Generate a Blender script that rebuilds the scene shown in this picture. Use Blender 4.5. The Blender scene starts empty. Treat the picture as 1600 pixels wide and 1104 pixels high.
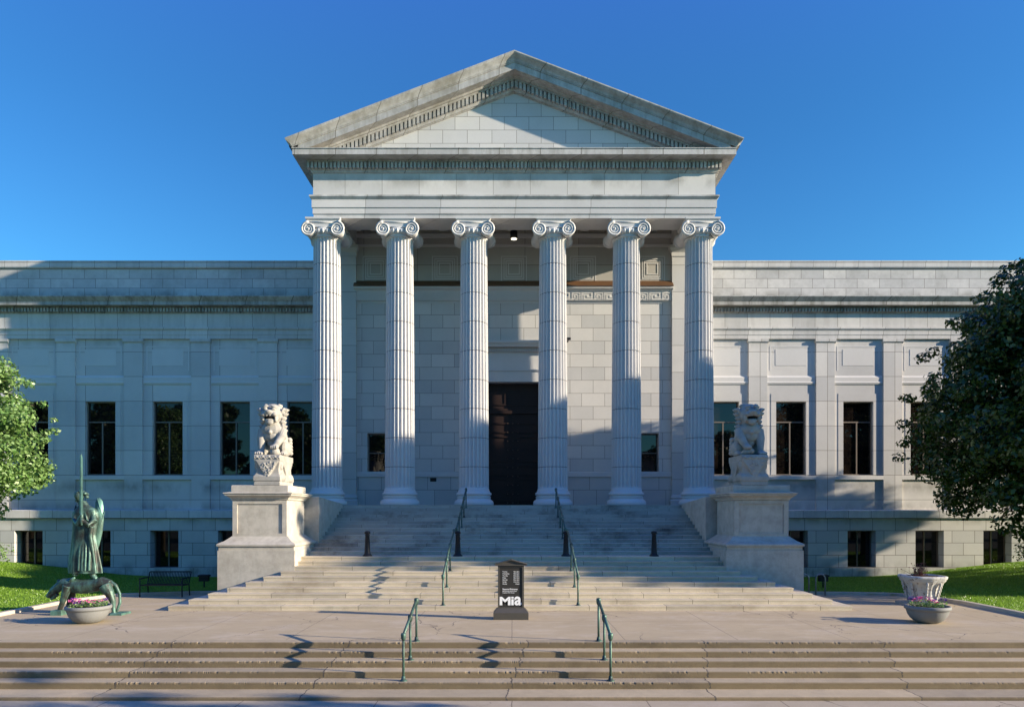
import bpy, bmesh, math, random
import numpy as np
from mathutils import Vector, Matrix
random.seed(7); rng = np.random.default_rng(7)
R = math.radians; PI = math.pi
F = 1080.0; EYE = 2.94; HZ = 803.0
def PX(x, Y): return (x - 800.0) * Y / F
def PZ(y, Y): return EYE + (HZ - y) * Y / F
scene = bpy.context.scene
C = scene.collection

# ------------------------------------------------------------------ materials
def new_mat(name):
    m = bpy.data.materials.new(name); m.use_nodes = True
    nt = m.node_tree; b = nt.nodes['Principled BSDF']
    return m, nt, b
def N(nt, t, **kw):
    n = nt.nodes.new(t)
    for k, v in kw.items(): setattr(n, k, v)
    return n
def L(nt, a, b): nt.links.new(a, b)
def mathn(nt, op, a, b=None, c=None):
    n = N(nt, 'ShaderNodeMath', operation=op)
    for i, v in enumerate((a, b, c)):
        if v is None: continue
        if isinstance(v, (int, float)): n.inputs[i].default_value = v
        else: L(nt, v, n.inputs[i])
    return n.outputs[0]
def ramp(nt, fac, stops):
    r = N(nt, 'ShaderNodeValToRGB'); L(nt, fac, r.inputs[0])
    el = r.color_ramp.elements
    while len(el) > 1: el.remove(el[-1])
    el[0].position = stops[0][0]; el[0].color = (*stops[0][1], 1)
    for p, c in stops[1:]:
        e = el.new(p); e.color = (*c, 1)
    return r.outputs[0]
def mixc(nt, fac, a, b, mode='MIX'):
    n = N(nt, 'ShaderNodeMix', data_type='RGBA', blend_type=mode)
    for s, v in ((n.inputs[0], fac), (n.inputs[6], a), (n.inputs[7], b)):
        if isinstance(v, (int, float)): s.default_value = v
        elif isinstance(v, tuple): s.default_value = (*v, 1)
        else: L(nt, v, s)
    return n.outputs[2]
def noise(nt, vec, scale, detail=4, rough=.55, stretch=None):
    n = N(nt, 'ShaderNodeTexNoise'); n.inputs['Scale'].default_value = scale
    n.inputs['Detail'].default_value = detail; n.inputs['Roughness'].default_value = rough
    if stretch:
        mp = N(nt, 'ShaderNodeMapping'); mp.inputs['Scale'].default_value = stretch
        L(nt, vec, mp.inputs[0]); vec = mp.outputs[0]
    L(nt, vec, n.inputs['Vector']); return n.outputs[0]
def worldpos(nt): return N(nt, 'ShaderNodeNewGeometry').outputs['Position']
def bump(nt, b, h, s, d=.02):
    bp = N(nt, 'ShaderNodeBump'); bp.inputs['Strength'].default_value = s; bp.inputs['Distance'].default_value = d
    L(nt, h, bp.inputs['Height']); L(nt, bp.outputs[0], b.inputs['Normal'])
def g3(v, t=(1, 1, 1)): return (v * t[0], v * t[1], v * t[2])
TINT = (1.0, .975, .955)

def stone(name, val=.52, brick=None, dirt=.25, streak=.0, tint=TINT, mott=0, band=None, dirtcol=(.16, .15, .13)):
    """brick = (width, row, x0, z0, offset, mortar)"""
    m, nt, b = new_mat(name); P = worldpos(nt)
    base = mixc(nt, noise(nt, P, 1.1, 5), g3(val * .84, tint), g3(val * 1.1, tint))
    base = mixc(nt, mathn(nt, 'MULTIPLY', noise(nt, P, 14, 6, .7), .45), base, g3(val * .72, tint))
    if brick:
        w, rh, x0, z0, off, mo = brick
        s = N(nt, 'ShaderNodeSeparateXYZ'); L(nt, P, s.inputs[0])
        u = mathn(nt, 'ADD', mathn(nt, 'ADD', s.outputs[0], s.outputs[1]), -x0)
        v = mathn(nt, 'ADD', s.outputs[2], -z0)
        cx = N(nt, 'ShaderNodeCombineXYZ'); L(nt, u, cx.inputs[0]); L(nt, v, cx.inputs[1])
        bt = N(nt, 'ShaderNodeTexBrick'); L(nt, cx.outputs[0], bt.inputs['Vector'])
        bt.offset = off; bt.squash = 1
        bt.inputs['Scale'].default_value = 1; bt.inputs['Brick Width'].default_value = w
        bt.inputs['Row Height'].default_value = rh; bt.inputs['Mortar Size'].default_value = mo
        bt.inputs['Mortar Smooth'].default_value = 0.1; bt.inputs['Bias'].default_value = 0
        bt.inputs['Color1'].default_value = (.86, .865, .87, 1); bt.inputs['Color2'].default_value = (1.09, 1.075, 1.05, 1)
        bt.inputs['Mortar'].default_value = (.33, .31, .28, 1)
        base = mixc(nt, 1.0, base, bt.outputs['Color'], 'MULTIPLY')
    if mott:
        base = mixc(nt, mathn(nt, 'MULTIPLY', ramp(nt, noise(nt, P, 2.6, 8, .72), [(.42, (0, 0, 0)), (.66, (1, 1, 1))]), mott), base, g3(val * .5, tint))
    if dirt:
        d = noise(nt, P, .55, 7, .68)
        f = ramp(nt, d, [(.48, (0, 0, 0)), (.72, (1, 1, 1))])
        base = mixc(nt, mathn(nt, 'MULTIPLY', f, dirt), base, dirtcol)
    if streak:
        d = noise(nt, P, 2.2, 6, .7, (1.3, 1.3, .22))
        f = ramp(nt, d, [(.44, (0, 0, 0)), (.66, (1, 1, 1))])
        base = mixc(nt, mathn(nt, 'MULTIPLY', f, streak), base, dirtcol)
    for (zc_, hw_, am) in (band or []):
        s3 = N(nt, 'ShaderNodeSeparateXYZ'); L(nt, P, s3.inputs[0])
        dd_ = mathn(nt, 'SUBTRACT', 1.0, mathn(nt, 'DIVIDE', mathn(nt, 'ABSOLUTE', mathn(nt, 'SUBTRACT', s3.outputs[2], zc_)), hw_))
        f = mathn(nt, 'MULTIPLY', mathn(nt, 'MAXIMUM', dd_, 0.0), ramp(nt, noise(nt, P, 1.0, 6, .65, (1, 1, .6)), [(.42, (0, 0, 0)), (.62, (1, 1, 1))]))
        base = mixc(nt, mathn(nt, 'MULTIPLY', f, am), base, dirtcol)
    L(nt, base, b.inputs['Base Color']); b.inputs['Roughness'].default_value = .8
    b.inputs['Specular IOR Level'].default_value = .25
    bump(nt, b, noise(nt, P, 28, 5, .7), .25, .012)
    return m
def plain(name, col, rough=.6, metal=0, spec=.5, var=.2, scale=6, bumpv=0):
    m, nt, b = new_mat(name); P = worldpos(nt)
    c = mixc(nt, noise(nt, P, scale, 5), tuple(x * (1 - var) for x in col), tuple(x * (1 + var) for x in col))
    L(nt, c, b.inputs['Base Color']); b.inputs['Roughness'].default_value = rough
    b.inputs['Metallic'].default_value = metal; b.inputs['Specular IOR Level'].default_value = spec
    if bumpv: bump(nt, b, noise(nt, P, scale * 3, 6, .7), bumpv, .02)
    return m
M = {}
M['stone'] = stone('pale_marble', .62, dirt=.12)
M['column'] = stone('column_marble', .60, dirt=.05)
M['joint'] = plain('dark_mortar', (.13, .12, .11), .9)
M['cornice'] = stone('weathered_cornice_marble', .56, (1.75, 50, 1.0, -20, 0, .02), dirt=.4, streak=.5, mott=.4, dirtcol=(.17, .155, .125))
M['rake'] = stone('weathered_raking_marble', .54, (1.75, 50, 1.0, -20, 0, .02), dirt=.7, streak=.6, mott=.6, dirtcol=(.2, .185, .15))
M['tymp'] = stone('tympanum_ashlar', .61, (1.08, .585, .27, 18.6, .5, .010), dirt=.08)
M['frieze'] = stone('frieze_ashlar', .63, (1.62, 30, .25, 0, 0, .009), dirt=.2, band=[(17.5, .4, .5)])
M['arch'] = stone('architrave_marble', .62, (3.28, 30, .1 + 30.25, 0, 0, .011), dirt=.25, band=[(16.8, .2, .8), (16.0, .15, .4)])
M['wing'] = stone('wing_large_ashlar', .60, (3.354, 1.225, 12.25 + 34.5, 4.89, 0, .012), dirt=.22, band=[(4.3, .5, .55), (3.3, .35, .5), (11.5, .5, .35)])
M['wingp'] = stone('wing_parapet_ashlar', .58, (1.12, .475, .3, 13.76, .5, .011), dirt=.45, mott=.3, band=[(13.8, .4, .8)])
M['wingf'] = stone('wing_frieze_ashlar', .60, (1.12, 30, .2, 0, 0, .010), dirt=.25, streak=.2)
M['wingc'] = stone('wing_weathered_cornice', .46, (2.25, 30, .6, 0, 0, .02), dirt=.35, streak=.65, mott=.25, dirtcol=(.11, .105, .085))
M['base'] = stone('basement_ashlar', .54, (1.12, .605, .45, .32, .5, .013), dirt=.3, band=[(.1, .6, .9), (2.65, .3, .5)], tint=(1, .98, .95))
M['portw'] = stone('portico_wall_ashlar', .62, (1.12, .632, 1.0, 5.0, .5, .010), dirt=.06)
M['portb'] = stone('portico_wall_dado', .56, (1.12, 1.0, .6, 4.12, .3, .010), dirt=.15)
M['anta'] = stone('anta_marble', .60, (50, 1.29, -20, 3.33, 0, .011), dirt=.06)
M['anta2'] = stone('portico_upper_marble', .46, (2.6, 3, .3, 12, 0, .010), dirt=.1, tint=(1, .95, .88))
M['ped'] = stone('pedestal_stone', .52, None, dirt=.4, streak=.25, mott=.55, tint=(1, .92, .79), dirtcol=(.25, .215, .165))
M['lion'] = stone('carved_lion_marble', .40, None, dirt=.25, mott=.5, tint=(1, .94, .84), dirtcol=(.22, .2, .17))
M['copper'] = plain('brown_copper_flashing', (.13, .065, .03), .5, .2, .5, .5, 1.2)

def step_mat(name, v, row, z0, tint, dark, jw=.012, length=2.3, dirt=.5, frac=.618):
    m, nt, b = new_mat(name); P = worldpos(nt)
    s = N(nt, 'ShaderNodeSeparateXYZ'); L(nt, P, s.inputs[0])
    ri = mathn(nt, 'FLOOR', mathn(nt, 'DIVIDE', mathn(nt, 'ADD', s.outputs[2], -z0 - .012), row))
    sh = mathn(nt, 'MULTIPLY', ri, frac * length)
    if frac < .5: sh = mathn(nt, 'ADD', sh, mathn(nt, 'MULTIPLY', noise(nt, P, 2.5, 5, .7), .22))
    fr = mathn(nt, 'FRACT', mathn(nt, 'DIVIDE', mathn(nt, 'ADD', s.outputs[0], sh), length))
    j = mathn(nt, 'LESS_THAN', fr, jw / length)
    blk = mathn(nt, 'FLOOR', mathn(nt, 'DIVIDE', mathn(nt, 'ADD', s.outputs[0], sh), length))
    wn = N(nt, 'ShaderNodeTexWhiteNoise', noise_dimensions='2D')
    cx = N(nt, 'ShaderNodeCombineXYZ'); L(nt, blk, cx.inputs[0]); L(nt, ri, cx.inputs[1]); L(nt, cx.outputs[0], wn.inputs['Vector'])
    base = mixc(nt, noise(nt, P, 2.2, 7, .65, (1, 1, 3)), g3(v * .72, tint), g3(v * 1.22, tint))
    base = mixc(nt, 1.0, base, ramp(nt, wn.outputs['Value'], [(0, (.82, .82, .83)), (1, (1.12, 1.1, 1.06))]), 'MULTIPLY')
    base = mixc(nt, mathn(nt, 'MULTIPLY', ramp(nt, noise(nt, P, .7, 7, .7), [(.5, (0, 0, 0)), (.7, (1, 1, 1))]), dirt), base, dark)
    base = mixc(nt, mathn(nt, 'MULTIPLY', ramp(nt, noise(nt, P, 55, 3, .6), [(.52, (0, 0, 0)), (.7, (1, 1, 1))]), .35), base, g3(v * .5, tint))
    base = mixc(nt, j, base, (.08, .07, .06))
    L(nt, base, b.inputs['Base Color']); b.inputs['Roughness'].default_value = .85
    b.inputs['Specular IOR Level'].default_value = .2
    bump(nt, b, noise(nt, P, 40, 5, .7), .4, .012)
    return m
M['steps'] = step_mat('granite_steps', .53, .145, 0, (1, .875, .67), (.26, .20, .13), .014, 2.35, .5)
M['steps2'] = step_mat('granite_steps_upper', .44, .1345, 1.45, (1, .92, .80), (.13, .105, .09), .012, 2.6, .85)
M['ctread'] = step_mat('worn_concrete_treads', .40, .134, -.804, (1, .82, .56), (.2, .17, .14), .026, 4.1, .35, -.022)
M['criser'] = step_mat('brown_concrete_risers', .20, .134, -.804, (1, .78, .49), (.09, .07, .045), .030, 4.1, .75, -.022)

def paving(name, v, tint, gx, gy, jw=.014, jc=(.16, .13, .1)):
    m, nt, b = new_mat(name); P = worldpos(nt)
    s = N(nt, 'ShaderNodeSeparateXYZ'); L(nt, P, s.inputs[0])
    wob = mathn(nt, 'MULTIPLY', mathn(nt, 'ADD', noise(nt, P, 1.6, 5, .7), -.5), .05)
    fx = mathn(nt, 'FRACT', mathn(nt, 'DIVIDE', mathn(nt, 'ADD', mathn(nt, 'ADD', s.outputs[0], wob), 265.0 + jw / 2), gx))
    fy = mathn(nt, 'FRACT', mathn(nt, 'DIVIDE', mathn(nt, 'ADD', mathn(nt, 'ADD', s.outputs[1], wob), 300 * gy - 18.95), gy))
    j = mathn(nt, 'MAXIMUM', mathn(nt, 'LESS_THAN', fx, jw / gx), mathn(nt, 'LESS_THAN', fy, jw / gy))
    base = mixc(nt, noise(nt, P, .8, 7, .6), g3(v * .8, tint), g3(v * 1.18, tint))
    base = mixc(nt, mathn(nt, 'MULTIPLY', ramp(nt, noise(nt, P, 60, 3, .6), [(.5, (0, 0, 0)), (.68, (1, 1, 1))]), .35), base, g3(v * .6, tint))
    base = mixc(nt, mathn(nt, 'MULTIPLY', ramp(nt, noise(nt, P, 1.7, 8, .75), [(.55, (0, 0, 0)), (.7, (1, 1, 1))]), .35), base, g3(v * .6, tint))
    base = mixc(nt, mathn(nt, 'MULTIPLY', ramp(nt, noise(nt, P, .45, 9, .8, (1, 2.2, 1)), [(.5, (0, 0, 0)), (.62, (1, 1, 1))]), .3), base, g3(v * 1.35, (1, .86, .72)))
    base = mixc(nt, mathn(nt, 'MULTIPLY', ramp(nt, noise(nt, P, 7, 4, .6), [(.68, (0, 0, 0)), (.74, (1, 1, 1))]), .5), base, g3(v * .45, tint))
    vo = N(nt, 'ShaderNodeTexVoronoi', feature='DISTANCE_TO_EDGE'); vo.inputs['Scale'].default_value = .23
    vv = N(nt, 'ShaderNodeVectorMath', operation='MULTIPLY_ADD'); nn = N(nt, 'ShaderNodeTexNoise'); nn.inputs['Scale'].default_value = 1.4; nn.inputs['Detail'].default_value = 6
    L(nt, P, nn.inputs['Vector']); L(nt, nn.outputs['Color'], vv.inputs[0]); vv.inputs[1].default_value = (.9, .9, 0); L(nt, P, vv.inputs[2]); L(nt, vv.outputs[0], vo.inputs['Vector'])
    ck_ = mathn(nt, 'MULTIPLY', mathn(nt, 'LESS_THAN', vo.outputs['Distance'], .0022), ramp(nt, noise(nt, P, .35, 2, .5), [(.45, (0, 0, 0)), (.5, (1, 1, 1))]))
    base = mixc(nt, ck_, base, jc)
    base = mixc(nt, j, base, jc)
    L(nt, base, b.inputs['Base Color']); b.inputs['Roughness'].default_value = .85
    b.inputs['Specular IOR Level'].default_value = .2
    bump(nt, b, noise(nt, P, 35, 5, .7), .3, .01)
    return m
M['plaza'] = paving('plaza_concrete', .42, (1, .80, .52), 2.65, 5.4)
M['walk'] = paving('sidewalk_concrete', .39, (1, .83, .60), 2.65, 2.65, .02)
M['kerb'] = plain('kerb_concrete', (.42, .37, .31), .85, 0, .2, .25, 3)
M['ground'] = plain('asphalt_ground', (.06, .058, .055), .9, 0, .2, .2, 2)

def grass_mat():
    m, nt, b = new_mat('lawn_grass'); P = worldpos(nt)
    c = ramp(nt, noise(nt, P, 3.2, 9, .8), [(.3, (.09, .17, .015)), (.5, (.16, .29, .025)), (.7, (.23, .38, .04))])
    c = mixc(nt, mathn(nt, 'MULTIPLY', ramp(nt, noise(nt, P, 40, 4, .8), [(.45, (0, 0, 0)), (.65, (1, 1, 1))]), .5), c, (.06, .12, .012))
    L(nt, c, b.inputs['Base Color']); b.inputs['Roughness'].default_value = .9; b.inputs['Specular IOR Level'].default_value = .1
    bump(nt, b, noise(nt, P, 30, 6, .8), 1, .06)
    return m
M['grass'] = grass_mat()
def leaf_mat(name, c1, c2, trans=.35):
    m, nt, b = new_mat(name)
    g = N(nt, 'ShaderNodeNewGeometry')
    c = mixc(nt, g.outputs['Random Per Island'], c1, c2)
    L(nt, c, b.inputs['Base Color']); b.inputs['Roughness'].default_value = .38; b.inputs['Specular IOR Level'].default_value = .6
    t = N(nt, 'ShaderNodeBsdfTranslucent'); L(nt, c, t.inputs[0])
    mx = N(nt, 'ShaderNodeMixShader'); mx.inputs[0].default_value = trans
    L(nt, b.outputs[0], mx.inputs[1]); L(nt, t.outputs[0], mx.inputs[2])
    L(nt, mx.outputs[0], nt.nodes['Material Output'].inputs[0])
    return m
M['leafd'] = leaf_mat('dark_maple_leaf', (.018, .042, .006), (.075, .13, .018), .3)
M['leafl'] = leaf_mat('pale_green_leaf', (.07, .17, .025), (.27, .40, .14), .35)
M['blade'] = leaf_mat('grass_blade', (.12, .23, .02), (.26, .42, .05), .4)
M['bark'] = plain('grey_brown_bark', (.09, .07, .05), .9, 0, .1, .4, 9, .8)
M['petp'] = plain('pink_petal', (.75, .18, .42), .6, 0, .3, .3, 20)
M['petv'] = plain('violet_petal', (.16, .04, .35), .6, 0, .3, .3, 20)
M['twig'] = plain('dry_twig', (.12, .05, .045), .9, 0, .1, .4, 20)
M['soil'] = plain('potting_soil', (.04, .028, .02), .95, 0, .1, .4, 20, .8)
M['bowl'] = plain('grey_cast_concrete', (.19, .19, .188), .7, 0, .3, .08, 6, .15)
M['black'] = plain('black_painted_iron', (.012, .012, .014), .55, .0, .3, .2, 8)
M['grey_steel'] = plain('grey_galvanised_steel', (.25, .26, .27), .45, .7, .5, .15, 8)
def glass_mat():
    m, nt, b = new_mat('dark_window_glass'); P = worldpos(nt)
    c = mixc(nt, ramp(nt, noise(nt, P, 1.1, 9, .78), [(.42, (0, 0, 0)), (.68, (1, 1, 1))]), (.003, .0025, .003), (.020, .014, .010))  # mottled brown tones painted in to imitate varied reflections
    L(nt, c, b.inputs['Base Color']); b.inputs['Roughness'].default_value = .02; b.inputs['Specular IOR Level'].default_value = .55
    return m
M['glass'] = glass_mat()
M['frame'] = plain('bronze_window_frame', (.17, .14, .12), .5, .3, .4, .1, 8)
M['hole'] = plain('recess_shade_black', (.01, .01, .01), .9, 0, .1)  # near-black colour standing in for shade inside rooms and lion mouths
def door_mat():
    m, nt, b = new_mat('dark_bronze_door'); P = worldpos(nt)
    c = mixc(nt, noise(nt, P, 3, 6, .7), (.012, .007, .006), (.038, .019, .015))
    L(nt, c, b.inputs['Base Color']); b.inputs['Roughness'].default_value = .55; b.inputs['Metallic'].default_value = .0; b.inputs['Specular IOR Level'].default_value = .25
    return m
M['door'] = door_mat()
M['stud'] = plain('bronze_stud', (.12, .07, .055), .35, .5, .5, .1)
def verdigris(name, dark, green, thr):
    m, nt, b = new_mat(name); P = worldpos(nt)
    n1 = noise(nt, P, 3.2, 8, .72, (1, 1, .45))
    g = N(nt, 'ShaderNodeNewGeometry')
    pt = ramp(nt, g.outputs['Pointiness'], [(.46, (0, 0, 0)), (.56, (1, 1, 1))])
    f = ramp(nt, mathn(nt, 'ADD', mathn(nt, 'MULTIPLY', n1, .75), mathn(nt, 'MULTIPLY', pt, .22)), [(thr - .12, (0, 0, 0)), (thr + .14, (1, 1, 1))])
    L(nt, mixc(nt, f, dark, green), b.inputs['Base Color'])
    b.inputs['Roughness'].default_value = .48; b.inputs['Metallic'].default_value = .35
    bump(nt, b, noise(nt, P, 22, 5, .7), .3, .015)
    return m
M['bronze'] = verdigris('verdigris_bronze', (.032, .034, .028), (.125, .27, .22), .535)
M['rail'] = verdigris('verdigris_pipe', (.018, .026, .022), (.085, .17, .135), .57)
M['signd'] = plain('dark_sign_bronze', (.075, .068, .058), .55, .2, .4, .15, 10)
M['signp'] = plain('dark_sign_panel', (.03, .027, .024), .5, 0, .4, .1, 10)
M['white'] = plain('white_lettering', (.8, .8, .8), .6, 0, .3, .02)
def urn_mat():
    m, nt, b = new_mat('peeling_white_stone'); P = worldpos(nt)
    f = ramp(nt, noise(nt, P, 9, 6, .75), [(.55, (0, 0, 0)), (.6, (1, 1, 1))])
    L(nt, mixc(nt, f, (.47, .455, .43), (.15, .11, .09)), b.inputs['Base Color']); b.inputs['Roughness'].default_value = .8
    bump(nt, b, noise(nt, P, 16, 6, .7), .8, .03)
    return m
M['urn'] = urn_mat()
m, nt, b = new_mat('lit_lamp_lens'); b.inputs['Base Color'].default_value = (.8, .8, .7, 1)
b.inputs['Emission Color'].default_value = (1, .9, .65, 1); b.inputs['Emission Strength'].default_value = 1.2
M['lamp'] = m
m, nt, b = new_mat('roof_membrane'); b.inputs['Base Color'].default_value = (.2, .2, .2, 1); M['roof'] = m

# ------------------------------------------------------------------ mesh builder
class MB:
    def __init__(s): s.v = []; s.f = []; s.mi = []; s.sm = []
    def add(s, verts, faces, mi=0, smooth=False, mat=None):
        o = len(s.v)
        if mat is not None: verts = [tuple(mat @ Vector(v)) for v in verts]
        s.v += [tuple(v) for v in verts]
        s.f += [tuple(i + o for i in f) for f in faces]; s.mi += [mi] * len(faces); s.sm += [smooth] * len(faces)
    def box(s, x0, x1, y0, y1, z0, z1, mi=0, mat=None):
        if x0 > x1: x0, x1 = x1, x0
        v = [(x0, y0, z0), (x1, y0, z0), (x1, y1, z0), (x0, y1, z0), (x0, y0, z1), (x1, y0, z1), (x1, y1, z1), (x0, y1, z1)]
        s.add(v, [(0, 3, 2, 1), (4, 5, 6, 7), (0, 1, 5, 4), (1, 2, 6, 5), (2, 3, 7, 6), (3, 0, 4, 7)], mi, False, mat)
    def prism_y(s, poly, y0, y1, mi=0):     # poly in XZ, counter-clockwise seen from -Y
        n = len(poly)
        v = [(x, y0, z) for x, z in poly] + [(x, y1, z) for x, z in poly]
        f = [tuple(range(n)), tuple(range(2 * n - 1, n - 1, -1))] + [(i + 1 if i + 1 < n else 0, i, n + i, n + (i + 1) % n) for i in range(n)]
        s.add(v, f, mi)
    def prism_x(s, poly, x0, x1, mi=0):     # poly in YZ
        n = len(poly)
        v = [(x0, y, z) for y, z in poly] + [(x1, y, z) for y, z in poly]
        f = [tuple(range(n - 1, -1, -1)), tuple(range(n, 2 * n))] + [(i, (i + 1) % n, n + (i + 1) % n, n + i) for i in range(n)]
        s.add(v, f, mi)
    def prism_z(s, poly, z0, z1, mi=0):
        n = len(poly)
        v = [(x, y, z0) for x, y in poly] + [(x, y, z1) for x, y in poly]
        f = [tuple(range(n - 1, -1, -1)), tuple(range(n, 2 * n))] + [(i, (i + 1) % n, n + (i + 1) % n, n + i) for i in range(n)]
        s.add(v, f, mi)
    def rectloft(s, x0, x1, y0, y1, prof, mi=0, caps=True):   # prof (outward, z)
        v = []; f = []
        for e, z in prof:
            v += [(x0 - e, y0 - e, z), (x1 + e, y0 - e, z), (x1 + e, y1 + e, z), (x0 - e, y1 + e, z)]
        for k in range(len(prof) - 1):
            for i in range(4):
                j = (i + 1) % 4; f.append((4 * k + i, 4 * k + j, 4 * k + 4 + j, 4 * k + 4 + i))
        if caps: f.append((3, 2, 1, 0)); q = 4 * (len(prof) - 1); f.append((q, q + 1, q + 2, q + 3))
        s.add(v, f, mi)
    def lathe(s, prof, seg=32, c=(0, 0, 0), mi=0, smooth=True, mat=None, caps=True):
        v = []; f = []
        for r, z in prof:
            for i in range(seg):
                a = 2 * PI * i / seg; v.append((c[0] + r * math.cos(a), c[1] + r * math.sin(a), c[2] + z))
        for k in range(len(prof) - 1):
            for i in range(seg):
                j = (i + 1) % seg; f.append((k * seg + i, k * seg + j, (k + 1) * seg + j, (k + 1) * seg + i))
        if caps:
            f.append(tuple(range(seg - 1, -1, -1))); q = (len(prof) - 1) * seg; f.append(tuple(range(q, q + seg)))
        s.add(v, f, mi, smooth, mat)
    def tube(s, pts, rad, seg=8, mi=0, smooth=True):
        pts = [Vector(p) for p in pts]; n = len(pts)
        rs = rad if isinstance(rad, (list, tuple)) else [rad] * n
        v = []; f = []
        up = Vector((0.13, 0.21, 1)).normalized(); prev = None
        for i, p in enumerate(pts):
            d = (pts[min(i + 1, n - 1)] - pts[max(i - 1, 0)]).normalized()
            a = d.cross(up)
            if a.length < .05: a = d.cross(Vector((1, 0, 0)))
            a.normalize()
            if prev is not None and a.dot(prev) < 0: a = -a
            prev = a; bb = d.cross(a)
            for k in range(seg):
                t = 2 * PI * k / seg; v.append(tuple(p + (a * math.cos(t) + bb * math.sin(t)) * rs[i]))
        for i in range(n - 1):
            for k in range(seg):
                j = (k + 1) % seg; f.append((i * seg + k, i * seg + j, (i + 1) * seg + j, (i + 1) * seg + k))
        f.append(tuple(range(seg - 1, -1, -1))); q = (n - 1) * seg; f.append(tuple(range(q, q + seg)))
        s.add(v, f, mi, smooth)
    def ball(s, c, r, seg=12, rings=8, mi=0, rot=None):
        rx, ry, rz = r if isinstance(r, (tuple, list)) else (r, r, r)
        v = [(0, 0, -rz)]; f = []
        for k in range(1, rings):
            p = PI * k / rings
            for i in range(seg):
                a = 2 * PI * i / seg; v.append((rx * math.sin(p) * math.cos(a), ry * math.sin(p) * math.sin(a), -rz * math.cos(p)))
        v.append((0, 0, rz)); top = len(v) - 1
        for i in range(seg):
            j = (i + 1) % seg; f.append((0, 1 + j, 1 + i)); q = 1 + (rings - 2) * seg; f.append((q + i, q + j, top))
        for k in range(rings - 2):
            for i in range(seg):
                j = (i + 1) % seg; q = 1 + k * seg; f.append((q + i, q + j, q + seg + j, q + seg + i))
        mt = Matrix.Translation(Vector(c))
        if rot: mt = mt @ rot
        s.add(v, f, mi, True, mt)
    def mesh(s, name, mats):
        me = bpy.data.meshes.new(name); me.from_pydata(s.v, [], s.f)
        for m in (mats if isinstance(mats, (list, tuple)) else [mats]): me.materials.append(m)
        me.polygons.foreach_set('material_index', s.mi); me.polygons.foreach_set('use_smooth', s.sm)
        me.update(); return me
    def build(s, name, mats, parent=None, loc=None):
        return link(name, s.mesh(name, mats), parent, loc)

def wloc(o):
    v = Vector((0, 0, 0))
    while o is not None: v += o.location; o = o.parent
    return v
def link(name, me, parent=None, loc=None):
    """mesh in world coordinates when loc is None; else mesh is local to the world point loc"""
    o = bpy.data.objects.new(name, me); C.objects.link(o)
    o.location = Vector(loc) if loc is not None else Vector((0, 0, 0))
    if parent is not None:
        o.location = o.location - wloc(parent); o.parent = parent
    return o
def tag(o, label=None, cat=None, group=None, kind=None):
    if label: o['label'] = label
    if cat: o['category'] = cat
    if group: o['group'] = group
    if kind: o['kind'] = kind
    return o
def empty(name, loc, label, cat, group=None, kind=None):
    o = bpy.data.objects.new(name, None); C.objects.link(o); o.location = loc
    o.empty_display_size = .3
    return tag(o, label, cat, group, kind)
def copytree(o, parent=None):
    c = o.copy(); C.objects.link(c)
    c.parent = parent
    for ch in o.children: copytree(ch, c)
    return c
def remeshed(mb, name, mats, voxel, smooth=2, disp=None):
    me = mb.mesh('tmp', mats); o = bpy.data.objects.new('tmp', me); C.objects.link(o)
    r = o.modifiers.new('r', 'REMESH'); r.mode = 'VOXEL'; r.voxel_size = voxel; r.use_smooth_shade = True
    if smooth:
        sm = o.modifiers.new('s', 'SMOOTH'); sm.iterations = smooth; sm.factor = .5
    dg = bpy.context.evaluated_depsgraph_get(); dg.update()
    ev = o.evaluated_get(dg); out = bpy.data.meshes.new_from_object(ev, depsgraph=dg)
    bpy.data.objects.remove(o); bpy.data.meshes.remove(me); out.name = name
    if len(out.materials) == 0: out.materials.append(mats if not isinstance(mats, (list, tuple)) else mats[0])
    out.polygons.foreach_set('use_smooth', [True] * len(out.polygons))
    return out
def textmesh(txt, size, loc, parent, name, ext=.004, off=0.0, align='LEFT', sx=1.0):
    cu = bpy.data.curves.new('t', 'FONT'); cu.body = txt; cu.size = size; cu.extrude = ext; cu.offset = off; cu.align_x = align
    cu.resolution_u = 3
    o = bpy.data.objects.new('t', cu); C.objects.link(o)
    dg = bpy.context.evaluated_depsgraph_get(); dg.update()
    me = bpy.data.meshes.new_from_object(o.evaluated_get(dg), depsgraph=dg)
    bpy.data.objects.remove(o)
    mt = Matrix.Diagonal((sx, 1, 1, 1)); mt = Matrix.Rotation(R(90), 4, 'X') @ mt
    me.transform(mt); me.materials.clear(); me.materials.append(M['white']); me.name = name
    return link(name, me, parent, loc)

# ================================================================== SETTING
b_ = MB(); b_.box(-300, 300, -300, 300, -1.2, -.76); tag(b_.build('ground', M['ground']), kind='structure')
b_ = MB(); b_.box(-60, 60, 4, 13.64, -1.0, -.735); tag(b_.build('pavement', M['walk']), kind='structure')
b_ = MB()
b_.box(-16, 16, 16.2, 20.0, -.9, 0); b_.box(-15.0, 15.0, 20.0, 26.2, -.9, 0)
tag(b_.build('plaza_pavement', M['plaza']), kind='structure')

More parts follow.
